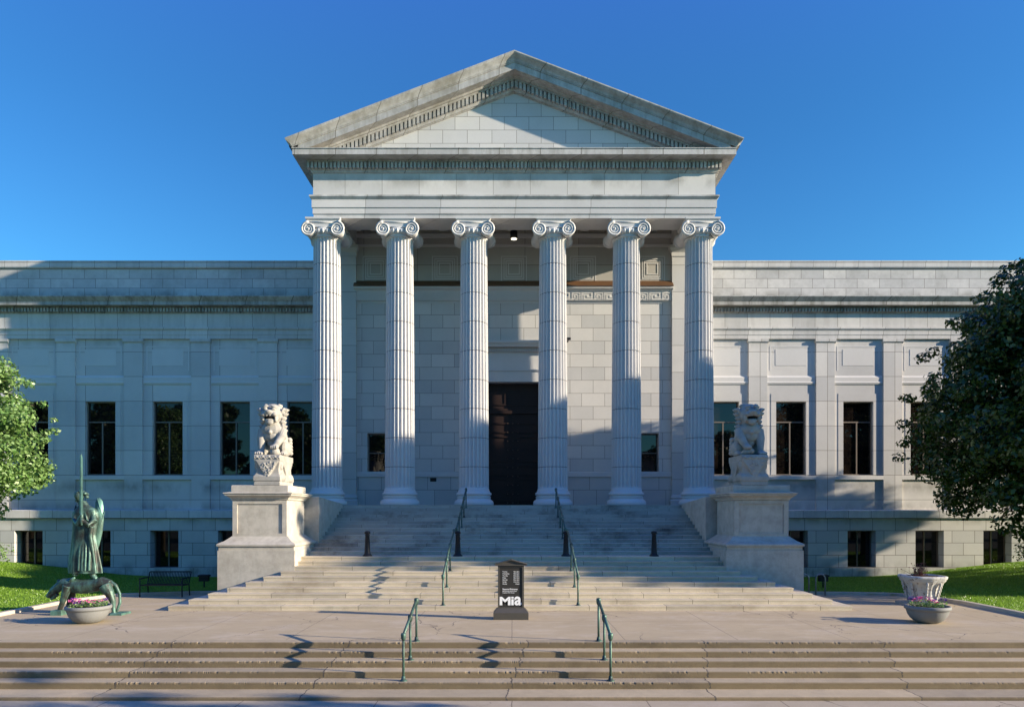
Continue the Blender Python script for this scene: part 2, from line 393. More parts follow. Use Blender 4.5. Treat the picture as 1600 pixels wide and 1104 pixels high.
# lower concrete steps, worn nosings
RL = .134
def lower_steps():
    mb = MB(); nx = 1500; X0, X1 = -16.0, 16.0
    noses = [(15.89 - .40 * k, -RL * k) for k in range(5)] + [(13.65, -RL * 5)]
    for k, (yn, zn) in enumerate(noses):
        yb = (noses[k - 1][0] if k else 16.2)
        zl = noses[k + 1][1] if k + 1 < len(noses) else -.735
        prof = [(yb + .0 if k else yb, zn, 0), (yn + .06, zn, 0), (yn + .02, zn, 1), (yn, zn - .018, 1), (yn + .002, zn - .05, 0), (yn + .004, zl - .01, 0)]
        v = []; n = len(prof)
        w = rng.normal(0, 1, nx + 1); w = np.convolve(w, np.ones(3) / 3, 'same')
        chips = np.clip(w - .0, 0, .8) * .013
        run = np.convolve(rng.normal(0, 1, nx + 1), np.ones(90) / 9.5, 'same')
        chips = chips * np.clip(run + .7, 0, 1.3) * (1 if k < 5 else .2)
        for i in range(nx + 1):
            x = X0 + (X1 - X0) * i / nx
            for (y, z, e) in prof:
                if e: v.append((x, y + chips[i] * .7, z - chips[i] * .8))
                else: v.append((x, y, z))
        f = []; mi = []
        for i in range(nx):
            for j in range(n - 1):
                f.append((i * n + j, i * n + j + 1, (i + 1) * n + j + 1, (i + 1) * n + j)); mi.append(0 if j < 2 else 1)
        o = len(mb.v); mb.v += v; mb.f += [tuple(a + o for a in q) for q in f]; mb.mi += mi; mb.sm += [False] * len(f)
    return mb
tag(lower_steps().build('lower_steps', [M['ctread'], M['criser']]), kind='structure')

# main stair: lower flight wraps round, upper flight between cheek walls
AX = -.05
b_ = MB(); T = .365; RR = .145
for k in range(1, 11):
    y = 21.07 + T * (k - 1); hw = 10.44 - .45 * (k - 1)
    if k > 7: hw = 7.55
    yb = 26.0 - .0 * k
    ye = 24.0 + (7 - k) * .30 if k <= 7 else 26.2; zb = RR * (k - 1) - (0.02 if k > 1 else .1)
    b_.box(AX - hw + .011, AX + hw - .011, y + .011, ye, zb, RR * k - .045); b_.box(AX - hw, AX + hw, y, ye, RR * k - .045, RR * k)
b_.box(AX - 7.5, AX + 7.5, 23.9, 26.0, 0, RR * 7 - .03)
tag(b_.build('entrance_steps', M['steps']), kind='structure')
b_ = MB(); T2 = .36; R2 = .1345
for j in range(1, 15):
    y = 25.25 + T2 * (j - 1)
    ye = 30.6 if j < 14 else 33.6; zt_ = 1.45 + R2 * j
    b_.box(-7.45, 7.36, y + .011, ye, 1.45 + R2 * (j - 1) - .02, zt_ - .042); b_.box(-7.45, 7.36, y, ye, zt_ - .042, zt_)
b_.box(-9.3, -7.325, 29.93, 34.4, 1, 3.333); b_.box(7.365, 9.4, 29.93, 34.4, 1, 3.333)
tag(b_.build('upper_steps', M['steps2']), kind='structure')

# lawns
def lawn_h(x, y):
    a = abs(x)
    h = np.interp(a - (.7 if x > 0 else 0), [14, 17, 18.6, 21.4, 24.4, 30, 45], [0, .03, .12, .46, .76, 1.05, 1.2])
    t = min(max((y - 19.5) / 10.0, 0), 1); t = t * t * (3 - 2 * t)
    base = .06 if (a > 14.9 and y < 25) else .06 - .2 * min(max((y - 26) / 5, 0), 1)
    return base + h * t
def kerbx(y, s):                     # inner border of the lawn
    if y < 23.0: return 14.85
    if y < 24.8: return 14.85 - (y - 23.0) * .35
    return 14.2 - (y - 24.8) * 3.4
def lawn(s):
    v = []; f = []; xs = np.linspace(9.35, 45, 150); ys = np.linspace(15.6, 34.3, 90)
    for y in ys:
        for x in xs: v.append((s * x, y, lawn_h(x, y)))
    nx = len(xs)
    for j in range(len(ys) - 1):
        for i in range(nx - 1):
            xc = (xs[i] + xs[i + 1]) / 2; yc = (ys[j] + ys[j + 1]) / 2
            if xc < max(9.3, kerbx(yc, s)) - .02: continue
            q = (j * nx + i, j * nx + i + 1, (j + 1) * nx + i + 1, (j + 1) * nx + i)
            f.append(q if s > 0 else q[::-1])
    me = bpy.data.meshes.new('lawn'); me.from_pydata(v, [], f); me.materials.append(M['grass'])
    me.polygons.foreach_set('use_smooth', [True] * len(f)); me.update()
    tag(link('lawn', me), kind='structure')
    # blades
    n = 60000
    px = rng.uniform(11, 26, n); py = rng.uniform(19.2, 33.8, n)
    keep = [px[i] > kerbx(py[i], s) + .12 and px[i] > 9.8 for i in range(n)]
    px = px[keep]; py = py[keep]; n = len(px)
    pz = np.array([lawn_h(px[i], py[i]) for i in range(n)])
    a = rng.uniform(0, 2 * PI, n); h = rng.uniform(.03, .075, n); w = .012
    lx = rng.normal(0, .025, n); ly = rng.normal(0, .025, n)
    P0 = np.stack([s * px - w * np.cos(a), py - w * np.sin(a), pz - .01], 1)
    P1 = np.stack([s * px + w * np.cos(a), py + w * np.sin(a), pz - .01], 1)
    P2 = np.stack([s * px + lx, py + ly, pz + h], 1)
    V = np.stack([P0, P1, P2], 1).reshape(-1, 3)
    me = bpy.data.meshes.new('grass'); me.vertices.add(len(V)); me.vertices.foreach_set('co', V.ravel())
    me.loops.add(len(V)); me.loops.foreach_set('vertex_index', np.arange(len(V), dtype=np.int32))
    me.polygons.add(n); me.polygons.foreach_set('loop_start', np.arange(0, len(V), 3, dtype=np.int32)); 
    me.update(calc_edges=True); me.materials.append(M['blade'])
    tag(link('grass', me), 'short mown grass on the left lawn' if s < 0 else 'short mown grass on the right lawn', 'grass', None, 'stuff')
lawn(-1); lawn(1)
def kerb(s):
    pts = [(14.85, 16.0), (14.85, 20), (14.85, 23.0), (14.55, 23.9), (14.2, 24.75), (13.0, 25.15), (11.9, 25.5), (9.6, 25.75)] if s < 0 else \
          [(14.85, 16.0), (14.85, 20), (14.85, 22.6), (14.6, 23.8), (14.2, 24.75), (13.6, 25.1), (12.0, 25.35), (9.6, 25.5)]
    mb = MB(); w = .09
    vs = []
    for i, (x, y) in enumerate(pts):
        x0, y0 = pts[max(i - 1, 0)]; x1, y1 = pts[min(i + 1, len(pts) - 1)]
        d = Vector((x1 - x0, y1 - y0)).normalized(); n = Vector((-d.y, d.x))
        for sgn, z in ((1, -.3), (1, .10), (-1, .10), (-1, -.3)):
            vs.append((s * (x + n.x * w * sgn), y + n.y * w * sgn, z))
    f = []
    for i in range(len(pts) - 1):
        for k in range(3):
            q = (4 * i + k, 4 * i + k + 1, 4 * i + 5 + k, 4 * i + 4 + k); f.append(q if s < 0 else q[::-1])
    mb.add(vs, f); tag(mb.build('kerb', M['kerb']), kind='structure')
kerb(-1); kerb(1)

# ================================================================== MUSEUM
museum = empty('museum_building', (0, 34, 0), 'pale marble neoclassical museum with six column portico, pediment and long flat wings', 'museum')
BX = .1
# ---- wings
YW = 34.5; YP = 34.4; YB = 34.15
PIL = [12.2 + 3.354 * k for k in range(7)]
WIN = [13.877 + 3.354 * k for k in range(6)]
WIN0 = 10.53
zc = lambda y, Y=YW: PZ(y, Y)
def wing(s):
    X = lambda a: BX * .5 + s * a
    def bx(mb, a0, a1, y0, y1, z0, z1, mi=0):
        x0, x1 = sorted((X(a0), X(a1))); mb.box(x0, x1, y0, y1, z0, z1, mi)
    A0, A1 = 9.0, 34.0
    wins = [WIN0] + WIN; hw = .75
    W = MB(); zt = 11.66
    z0w, z1w = 4.90, 8.55
    bx(W, A0, A1, YW, 35.0, 2.9, z0w); bx(W, A0, A1, YW, 35.0, z1w, zt)
    e = [A0] + sum([[w - hw, w + hw] for w in wins], []) + [A1]
    for i in range(0, len(e), 2): bx(W, e[i], e[i + 1], YW, 35.0, z0w, z1w)
    W.build('wing_wall', M['wing'], museum)
    # basement
    Bm = MB(); hb = .70
    bx(Bm, A0, A1, YB, 35.0, -.6, .32); bx(Bm, A0, A1, YB, 35.0, 2.14, 2.75)
    e = [A0] + sum([[w - hb, w + hb] for w in wins], []) + [A1]
    for i in range(0, len(e), 2): bx(Bm, e[i], e[i + 1], YB, 35.0, .32, 2.14)
    bx(Bm, A0, A1, YB - .07, YB, -.6, .30)
    Bm.build('basement_wall', M['base'], museum)
    wt = MB(); wt.prism_x([(YB - .12, 2.76), (YW, 2.76), (YW, 3.16), (YB - .02, 3.16), (YB - .12, 3.12)][::1], *sorted((X(A0), X(A1))))
    wt.build('water_table', M['wingf'], museum)
    for w in wins:
        # windows
        fr = MB(); yg = YW + .15; x = X(w)
        fr.box(x - hw, x - hw + .05, yg, yg + .06, z0w, z1w); fr.box(x + hw - .05, x + hw, yg, yg + .06, z0w, z1w)
        fr.box(x - hw + .05, x + hw - .05, yg, yg + .06, z0w, z0w + .05); fr.box(x - hw + .05, x + hw - .05, yg, yg + .06, z1w - .05, z1w)
        fr.box(x - hw + .05, x + hw - .05, yg + .004, yg + .06, 7.52, 7.58)
        fr.box(x - .03, x + .03, yg + .008, yg + .06, z0w + .05, 7.52)
        wo = fr.build('window', M['frame'], museum)
        g = MB(); g.box(x - hw + .01, x + hw - .01, yg + .062, yg + .10, z0w + .01, z1w - .01); g.build('glass', M['glass'], wo)
        sl = MB(); sl.prism_x([(YW - .10, 4.67), (YW + .3, 4.63), (YW + .3, 4.895), (YW - .10, 4.86)], x - 1.22, x + 1.22)
        sl.build('sill', M['stone'], wo)
        su = MB(); yf = YW - .016
        su.box(x - 1.0, x - hw, yf, YW, 4.9, 8.95); su.box(x + hw, x + 1.0, yf, YW, 4.9, 8.95); su.box(x - hw, x + hw, yf, YW, z1w, 8.95)
        su.build('surround', M['wing'], wo)
        # panel above
        pn = MB()
        pn.box(x - .78, x + .78, YW - .011, YW, 10.35, 11.15)
        for q in (-1, 1): pn.box(x + q * 1.04 - .03, x + q * 1.04 + .03, YW - .011, YW, 10.1, 11.32)
        pn.box(x - 1.01, x + 1.01, YW - .011, YW, 11.27, 11.32)
        pn.build('wall_panel', M['stone'], museum)
        st = MB(); a = 1.2
        st.prism_x([(YW - .05, 9.75), (YW, 9.85), (YW, 9.38), (YW - .04, 9.42), (YW - .065, 9.5), (YW - .04, 9.56)][::-1], x - a, x + a)
        st.build('string_course', M['stone'], museum)
        bw = MB(); yg = YB + .45
        bw.box(x - hb, x - hb + .05, yg, yg + .05, .32, 2.14); bw.box(x + hb - .05, x + hb, yg, yg + .05, .32, 2.14)
        bw.box(x - .03, x + .03, yg, yg + .05, .32, 2.14); bw.box(x - hb + .05, x - .03, yg, yg + .05, 2.08, 2.14); bw.box(x + .03, x + hb - .05, yg, yg + .05, 2.08, 2.14)
        bo = bw.build('basement_window', M['frame'], museum)
        g = MB(); g.box(x - hb + .01, x + hb - .01, yg + .052, yg + .09, .33, 2.13); g.build('glass', M['glass'], bo)
    for p in PIL:
        pm = MB(); x = X(p); h = .46
        pm.box(x - h, x + h, YP, YW, 3.165, 11.45)
        pm.prism_x([(YP - .0, 11.45), (YP - .06, 11.52), (YP - .06, 11.655), (YW, 11.655), (YW, 11.45)][::-1], x - h - .05, x + h + .05)
        pm.build('pilaster', M['wing'], museum)
    x0, x1 = sorted((X(A0), X(A1)))
    ar = MB(); ye = YP - .01
    ar.prism_x([(ye, 11.66), (YW + .5, 11.66), (YW + .5, 12.22), (ye - .09, 12.22), (ye - .09, 12.14), (ye - .03, 12.07), (ye - .03, 12.04), (ye - .02, 12.04), (ye - .02, 11.86), (ye, 11.85)][::-1][::-1], x0, x1)
    ar.build('wing_architrave', M['wingf'], museum)
    fz = MB(); fz.box(x0, x1, YP, YW + .5, 12.22, 12.92); fz.build('wing_frieze', M['wingf'], museum)
    co = MB()
    co.prism_x([(YP - .04, 12.921), (YW + .5, 12.921), (YW + .5, 13.62), (YP - .62, 13.62), (YP - .62, 13.58), (YP - .52, 13.46), (YP - .47, 13.40), (YP - .45, 13.40), (YP - .45, 13.22), (YP - .12, 13.22), (YP - .08, 13.16), (YP - .08, 12.97)], x0, x1)
    n = int((x1 - x0) / .16)
    for i in range(n):
        xx = x0 + .16 * i + .03; co.box(xx, xx + .095, YP - .19, YP - .079, 12.97, 13.15)
    co.build('wing_cornice', M['wingc'], museum)
    pa = MB(); pa.box(x0, x1, YW + .06, YW + .6, 13.62, 15.21); pa.build('parapet', M['wingp'], museum)
    cp = MB(); cp.prism_x([(YW, 15.21), (YW + .7, 15.21), (YW + .7, 15.58), (YW + .02, 15.50), (YW - .04, 15.48), (YW - .04, 15.26)], x0, x1)
    cp.prism_x([(YW - .06, 15.50), (YW + .8, 15.59), (YW + .8, 15.66), (YW - .06, 15.57)], x0, x1)
    cp.build('coping', M['wingf'], museum)
    rf = MB(); rf.box(x0, x1, YW + .7, 50, 15.1, 15.3); rf.box(x0 if s < 0 else x1 - .4, x0 + .4 if s < 0 else x1, 35.0, 50, -.6, 15.2)
    rf.box(x0, x1, 49.6, 50, -.6, 15.1); rf.build('wing_roof', M['roof'], museum)
    dk = MB(); dk.box(x0 + .5, x1 - .5, 35.6, 35.7, -.5, 13); dk.build('interior', M['hole'], museum)
wing(-1); wing(1)

# ---- portico block walls
HWE = 8.78
ZS = 15.88
pw = MB(); yw = 33.47; xl, xr = BX - 7.72, BX + 7.66
z0, zd, zdt = 3.333, 4.75, 5.0
dl, dr = -1.42, 1.50; dz = PZ(597, yw)
wl = (-7.01, -5.85); wr = (5.95, 7.11); wz0, wz1 = PZ(736.5, yw), PZ(676.5, yw)
def wallseg(mb, a, b, za, zb, y=yw): mb.box(a, b, y, 34.3, za, zb)
dd = MB()
for a, b2 in ((xl, dl), (dr, xr)): wallseg(dd, a, b2, z0, zd)
dd.build('portico_dado', M['portb'], museum)
lg = MB()
for a, b2 in ((xl, dl - .5), (dr + .5, xr)): lg.prism_x([(yw - .06, zd), (34.2, zd), (34.2, wz0), (yw - .04, wz0), (yw - .06, wz0 - .04)], a, b2)
for a, b2 in ((dl - .5, dl), (dr, dr + .5)): lg.box(a, b2, yw, 34.2, zd, wz0)
lg.build('dado_ledge', M['stone'], museum)
for a, b2 in ((xl, wl[0]), (wl[1], dl), (dr, wr[0]), (wr[1], xr)): wallseg(pw, a, b2, wz0, wz1)
for a, b2 in ((xl, dl), (dr, xr)): wallseg(pw, a, b2, wz1, dz)
wallseg(pw, xl, xr, dz, PZ(444, yw))
pw.build('portico_wall', M['portw'], museum)
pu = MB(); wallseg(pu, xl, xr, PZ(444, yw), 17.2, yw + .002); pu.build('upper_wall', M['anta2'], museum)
for (a, b2) in (wl, wr):
    fr = MB(); yg = yw + .3
    fr.box(a, a + .04, yg, yg + .05, wz0, wz1); fr.box(b2 - .04, b2, yg, yg + .05, wz0, wz1); fr.box(a + .04, b2 - .04, yg, yg + .05, wz1 - .05, wz1); fr.box(a + .04, b2 - .04, yg, yg + .05, wz0, wz0 + .04)
    fr.box(a + .04, b2 - .04, yg + .003, yg + .05, wz0 + .9, wz0 + .94)
    w = fr.build('portico_window', M['frame'], museum); g = MB(); g.box(a + .01, b2 - .01, yg + .055, yg + .09, wz0 + .01, wz1 - .01); g.build('glass', M['glass'], w)
# copper flashing ledge + meander band
mz0, mz1 = PZ(472, yw - .12), PZ(455, yw - .12)
me_ = MB(); me_.box(xl, xr, yw - .10, yw, mz0 + .08, mz1 - .02); me_.box(xl, xr, yw - .03, yw, mz0 - .02, mz0 + .08)
me_.prism_x([(yw - .10, mz1 - .02), (yw, mz1 - .02), (yw, mz1 + .2), (yw - .26, mz1 + .2), (yw - .26, mz1 + .12), (yw - .14, mz1 + .05)], xl, xr)
# key pattern strokes
key = ["##########..########", "#........#..#......#", "#.####...#..#.####.#", "#.#..#...#..#.#..#.#", "#.#..#####..#.##.#.#", "#.#.........#....#.#", "#.############.###.#"]
cw = .052; ch = (mz1 - mz0 - .16) / 7
xk = xl + .05
kk = 0
while xk + 20 * cw < xr:
    for r_, row in enumerate(key):
        zt = mz1 - .05 - ch * r_
        c0 = None
        for ci, chh in enumerate(row + '.'):
            if chh == '#' and c0 is None: c0 = ci
            if chh != '#' and c0 is not None:
                me_.box(xk + c0 * cw, xk + ci * cw, yw - .122, yw - .098, zt - ch, zt); c0 = None
    xk += 21 * cw; kk += 1
me_.build('meander_band', M['stone'], museum)
fl = MB(); fl.prism_x([(yw - .30, mz1 + .2), (yw, mz1 + .2), (yw, mz1 + .55), (yw - .06, mz1 + .52), (yw - .30, mz1 + .24)], xl, xr)
fl.build('copper_flashing', M['copper'], museum)
for cx_ in (587, 695, 803, 911, 1019):
    p = MB(); x = PX(cx_, yw); z = PZ(420, yw)
    for h, t in ((.62, .012), (.50, .018), (.40, .012), (.28, .016)):
        w = .04
        p.box(x - h, x + h, yw - t, yw, z + h - w, z + h); p.box(x - h, x + h, yw - t, yw, z - h, z - h + w)
        p.box(x - h, x - h + w, yw - t, yw, z - h + w, z + h - w); p.box(x + h - w, x + h, yw - t, yw, z - h + w, z + h - w)
    p.build('square_panel', M['stone'], museum)
tb = MB(); tb.box(xl, xr, yw - .08, yw, PZ(372, yw), PZ(366, yw)); tb.box(xl, xr, yw - .04, yw, PZ(386, yw), PZ(382, yw)); tb.build('wall_moulding', M['stone'], museum)
# door surround + door
ds = MB(); yd = yw - .14
ds.box(dl - .42, dl, yd, yw, 3.333, dz); ds.box(dr, dr + .42, yd, yw, 3.333, dz)
zl1 = PZ(577, yd); zl2 = PZ(551, yd); zl3 = PZ(545, yd); zl4 = PZ(541, yd)
ds.box(dl - .42, dr + .42, yd, yw, dz, zl1 - .08); ds.box(dl - .46, dr + .46, yd - .05, yw, zl1 - .08, zl1)
ds.box(dl - .40, dr + .40, yd + .02, yw, zl1, zl2)
ds.prism_x([(yd, zl2), (yw, zl2), (yw, zl4 + .2), (yd - .42, zl4 + .2), (yd - .42, zl4 + .1), (yd - .33, zl4), (yd - .30, zl3 + .05), (yd - .05, zl3 + .05)], dl - .75, dr + .75)
n = int((dr - dl + 1.0) / .12)
for i in range(n): xx = dl - .5 + i * .12; ds.box(xx, xx + .065, yd - .14, yd - .02, zl2 + .04, zl3 + .0)
ds.build('door_surround', M['stone'], museum)
dm = MB(); yd2 = yw + .34
dm.box(dl, dr, yd2, yd2 + .1, 3.333, dz)
trz = PZ(643, yw)
dm.box(dl, dr, yd2 - .10, yd2, trz - .06, trz + .10); dm.box(dl, dr, yd2 - .05, yd2, trz + .10, trz + .2)
mid = (dl + dr) / 2
for q in (dl, mid - .07, dr - .14): dm.box(q, q + .14, yd2 - .05, yd2, 3.333, trz - .06)
for lo, hi in ((dl + .14, mid - .07), (mid + .07, dr - .14)):
    for z_, h_ in ((3.55, 1.15), (4.85, .5), (5.5, 1.25), (6.9, .5)):
        if z_ + h_ < trz - .1:
            dm.box(lo + .12, hi - .12, yd2 - .04, yd2, z_, z_ + .07); dm.box(lo + .12, hi - .12, yd2 - .04, yd2, z_ + h_ - .07, z_ + h_)
            dm.box(lo + .12, lo + .2, yd2 - .04, yd2, z_ + .07, z_ + h_ - .07); dm.box(hi - .2, hi - .12, yd2 - .04, yd2, z_ + .07, z_ + h_ - .07)
for lo, hi in ((dl + .1, mid - .35), (mid - .25, mid + .25), (mid + .35, dr - .1)):
    dm.box(lo, hi, yd2 - .03, yd2, trz + .35, trz + .42); dm.box(lo, hi, yd2 - .03, yd2, dz - .3, dz - .2)
    dm.box(lo, lo + .06, yd2 - .03, yd2, trz + .42, dz - .3); dm.box(hi - .06, hi, yd2 - .03, yd2, trz + .42, dz - .3)
door = dm.build('door', M['door'], museum)
sm_ = MB()
zz = 3.5
while zz < trz - .2:
    for q in (dl + .07, mid - .25, mid, mid + .25, dr - .07): sm_.ball((q, yd2 - .05, zz), .028, 8, 5)
    zz += .43
sm_.build('studs', M['stud'], door)
# anta
for s in (-1, 1):
    an = MB(); xi = BX + s * 7.62; xo = BX + s * 8.98; a, b2 = sorted((xi, xo))
    an.box(a, b2, 33.32, 34.6, 3.333, 15.45)
    an.rectloft(a, b2, 33.32, 34.6, [(.03, 3.333), (.10, 3.34), (.10, 3.6), (.04, 3.66), (.07, 3.74), (.03, 3.85), (.0, 3.9)])
    an.rectloft(a, b2, 33.32, 34.6, [(.0, 15.35), (.03, 15.36), (.03, 15.55), (.12, 15.7), (.14, 15.72), (.14, 15.875)])
    an.build('anta', M['anta'], museum)
    sw = MB(); a, b2 = sorted((BX + s * 8.0, BX + s * 8.90)); sw.box(a, b2, 34.6, 50, 3, 18.3); sw.build('side_wall', M['portw'], museum)
# podium, cheeks
for s in (-1, 1):
    ck = MB(); a, b2 = sorted((AX + s * (7.27 if s < 0 else 7.39), AX + s * 9.25))
    ck.prism_x([(26.2, 0), (29.925, 0), (29.925, 3.37), (29.3, 3.42), (26.2, 3.60)][::1], a, b2)
    ck.build('cheek_wall', M['ped'], museum)
    pd = MB(); a, b2 = sorted((AX + s * 7.5, AX + s * 9.3)); pd.box(a, b2, 29.94, 34.4, -.5, .99); pd.build('podium', M['base'], museum)

# ---- entablature
x0, x1 = BX - HWE, BX + HWE; YE = 30.25; YBK = 48
zA1 = PZ(334.5, YE); zA2 = PZ(325, YE); zA3 = PZ(312.7, YE); zA4 = 16.84; zF = 17.82
E = MB()
E.rectloft(x0, x1, YE, YBK, [(0, ZS), (0, zA1), (.035, zA1 + .001), (.035, zA2), (.07, zA2 + .001), (.07, zA3), (.10, zA3 + .03), (.16, zA3 + .10), (.16, zA4), (-.05, zA4)], 0, False)
# beams (soffits)
E.box(x0 + .005, x1 - .005, YE + .005, 31.5, ZS, zA4 - .01)
for s in (-1, 1):
    a, b2 = sorted((BX + s * 7.62, BX + s * (HWE - .005))); E.box(a, b2, 31.5, 33.3, ZS, zA4 - .01)
    a, b2 = sorted((BX + s * 7.62, BX + s * (HWE - .005))); E.box(a, b2, 33.3, YBK, ZS, zA4 - .01)
E.build('architrave', M['arch'], museum)
FZ = MB(); FZ.rectloft(x0 + .0, x1 - .0, YE + .0, YBK, [(.02, zA4), (.02, zF)], 0, False)
FZ.build('frieze', M['frieze'], museum)
CO = MB(); zc0, zc1 = 18.31, 18.585
CO.rectloft(x0, x1, YE, YBK, [(.02, zF), (.07, zF + .02), (.10, zF + .1), (.14, zF + .13), (.14, 18.23), (.22, 18.25), (.25, zc0), (.71, zc0 + .001), (.71, zc1 - .04), (.74, zc1 - .03), (.74, zc1), (-.3, zc1)], 0, False)
n = int((x1 - x0 + .4) / .166); dx0 = x0 - .22
for i in range(n + 1): xx = dx0 + i * (x1 - x0 + .34) / n; CO.box(xx, xx + .10, YE - .26, YE - .13, zF + .15, 18.22)
for s in (-1, 1):
    for i in range(40):
        yy = YE - .1 + i * .166; xa = (x0 - .26, x0 - .13) if s < 0 else (x1 + .13, x1 + .26)
        CO.box(xa[0], xa[1], yy, yy + .10, zF + .15, 18.22)
    a = BX + s * (HWE + .71); b3 = BX + s * (HWE + .95)     # sima along the eaves
    poly = [(BX + s * (HWE + .5), zc1 + .002), (a, zc1 + .002), (a + s * .05, zc1 + .1), (b3 - s * .03, zc1 + .22), (b3, zc1 + .27), (b3, 18.88), (BX + s * (HWE + .4), 18.88)]
    if s > 0: poly = poly
    CO.prism_y(poly if s > 0 else poly[::-1], YE - .70, YBK)
CO.build('cornice', M['cornice'], museum)
# tympanum
K = .382; zap = 22.61
def rk(z, ax): return z - K * ax
T_ = MB(); zt = 21.55
T_.prism_y([(BX - (zt - zc1) / K, zc1), (BX + (zt - zc1) / K, zc1), (BX, zt)], YE + .06, YE + .5)
T_.build('tympanum', M['tymp'], museum)
RK = MB()
def rakeband(top, bot, e0, e1, front_top, front_bot, back, hxt):
    """a raking member: heights below the top line at apex; front plane offsets"""
    for s in (-1, 1):
        def xe(off, e): return min(HWE + e, (zap + off - zc1 - .002) / K)
        vs = []
        for off, ee in ((top, front_top), (bot, front_bot)):
            xe_ = xe(off, ee)
            vs += [(BX, YE - ee, zap + off), (BX + s * xe_, YE - ee, zap + off - K * xe_)]
        for off, ee in ((top, front_top), (bot, front_bot)):
            xe_ = xe(off, ee)
            vs += [(BX, YE + back, zap + off), (BX + s * xe_, YE + back, zap + off - K * xe_)]
        f = [(0, 1, 3, 2), (4, 6, 7, 5), (0, 4, 5, 1), (2, 3, 7, 6), (1, 5, 7, 3)]
        if s > 0: f = [q[::-1] for q in f]
        RK.add(vs, f)
# sima (cyma) in slices
cy = [(0, .95), (-.05, .95), (-.10, .92), (-.16, .85), (-.22, .79), (-.28, .76), (-.31, .75)]
for i in range(len(cy) - 1):
    rakeband(cy[i][0], cy[i + 1][0], 0, 0, cy[i][1], cy[i + 1][1], .6, 0)
rakeband(-.31, -.36, 0, 0, .73, .73, .6, 0)
rakeband(-.36, -.65, 0, 0, .70, .70, .6, 0)
rakeband(-.65, -.72, 0, 0, .34, .30, .6, 0)
rakeband(-.72, -.80, 0, 0, .24, .22, .6, 0)
rakeband(-.80, -1.12, 0, 0, .12, .12, .6, 0)
rakeband(-1.12, -1.20, 0, 0, .11, .06, .6, 0)
rakeband(-1.20, -1.23, 0, 0, .0, .0, .6, 0)
for s in (-1, 1):
    i = 0
    while True:
        ax = .09 + i * .178; i += 1
        zt_ = zap - .82 - K * ax
        if zt_ - .28 < zc1: break
        w = .055
        RK.add([(BX + s * (ax - w), YE - .24, zt_ + K * w), (BX + s * (ax + w), YE - .24, zt_ - K * w), (BX + s * (ax + w), YE - .24, zt_ - K * w - .28), (BX + s * (ax - w), YE - .24, zt_ + K * w - .28),
                (BX + s * (ax - w), YE - .1, zt_ + K * w), (BX + s * (ax + w), YE - .1, zt_ - K * w), (BX + s * (ax + w), YE - .1, zt_ - K * w - .28), (BX + s * (ax - w), YE - .1, zt_ + K * w - .28)],
               [q if s < 0 else q[::-1] for q in [(0, 1, 2, 3), (0, 4, 5, 1), (1, 5, 6, 2), (2, 6, 7, 3), (3, 7, 4, 0)]])
RK.build('raking_cornice', M['rake'], museum)
rf = MB()
for s in (-1, 1):
    xe = HWE + .9
    v = [(BX, YE - .55, zap - .012), (BX + s * xe, YE - .55, zap - .012 - K * xe), (BX + s * xe, YBK, zap - .012 - K * xe), (BX, YBK, zap - .012),
         (BX, YE - .55, zap - .2), (BX + s * xe, YE - .55, zap - .2 - K * xe), (BX + s * xe, YBK, zap - .2 - K * xe), (BX, YBK, zap - .2)]
    f = [(0, 1, 2, 3), (7, 6, 5, 4), (1, 5, 6, 2), (3, 2, 6, 7)]
    rf.add(v, f if s > 0 else [q[::-1] for q in f])
rf.build('portico_roof', M['roof'], museum)
pc = MB(); pc.box(BX - 8.6, BX + 8.6, 31.4, 34.2, 16.86, 17.1)
for q in (BX - 7.6, BX - 6.7, BX - 3.4, 0.0, BX + 3.4, BX + 6.7): pc.box(q - .2, q + .2, 31.5, 33.4, 16.6, 16.859)
pc.build('portico_ceiling', M['stone'], museum)
pl = MB(); zL = PZ(373, 32.2)
pl.lathe([(.17, 0), (.17, .34)], 20, (PX(803, 32.2), 32.2, zL)); pl.lathe([(.02, .34), (.02, 1.3)], 8, (PX(803, 32.2), 32.2, zL))
po = pl.build('ceiling_lamp', M['black']); tag(po, 'black cylindrical lamp hanging lit from the portico ceiling above the door', 'lamp')
pq = MB(); pq.lathe([(.14, -.012), (.14, -.002)], 20, (PX(803, 32.2), 32.2, zL)); pq.build('lens', M['lamp'], po)
vt = MB(); xv = PX(677, yw); zv = PZ(749, yw); vt.box(xv - .15, xv + .15, yw - .02, yw, zv - .09, zv + .09)
for k in range(4): vt.box(xv - .13, xv + .13, yw - .035, yw - .02, zv - .07 + k * .04, zv - .05 + k * .04)
vt.build('wall_vent', M['black'], museum)
cm = MB(); xc_, zc_ = PX(887.5, 33.3), PZ(531, 33.3)
cm.box(xc_ - .12, xc_ + .12, 33.12, 33.24, zc_ - .02, zc_ + .08); cm.tube([(xc_, 33.2, zc_), (xc_, 33.46, zc_ - .05)], .03); cm.ball((xc_ - .08, 33.16, zc_ - .06), .07, 10, 6)
tag(cm.build('security_camera', M['black']), 'small black security camera on the portico wall right of the fourth column', 'camera')

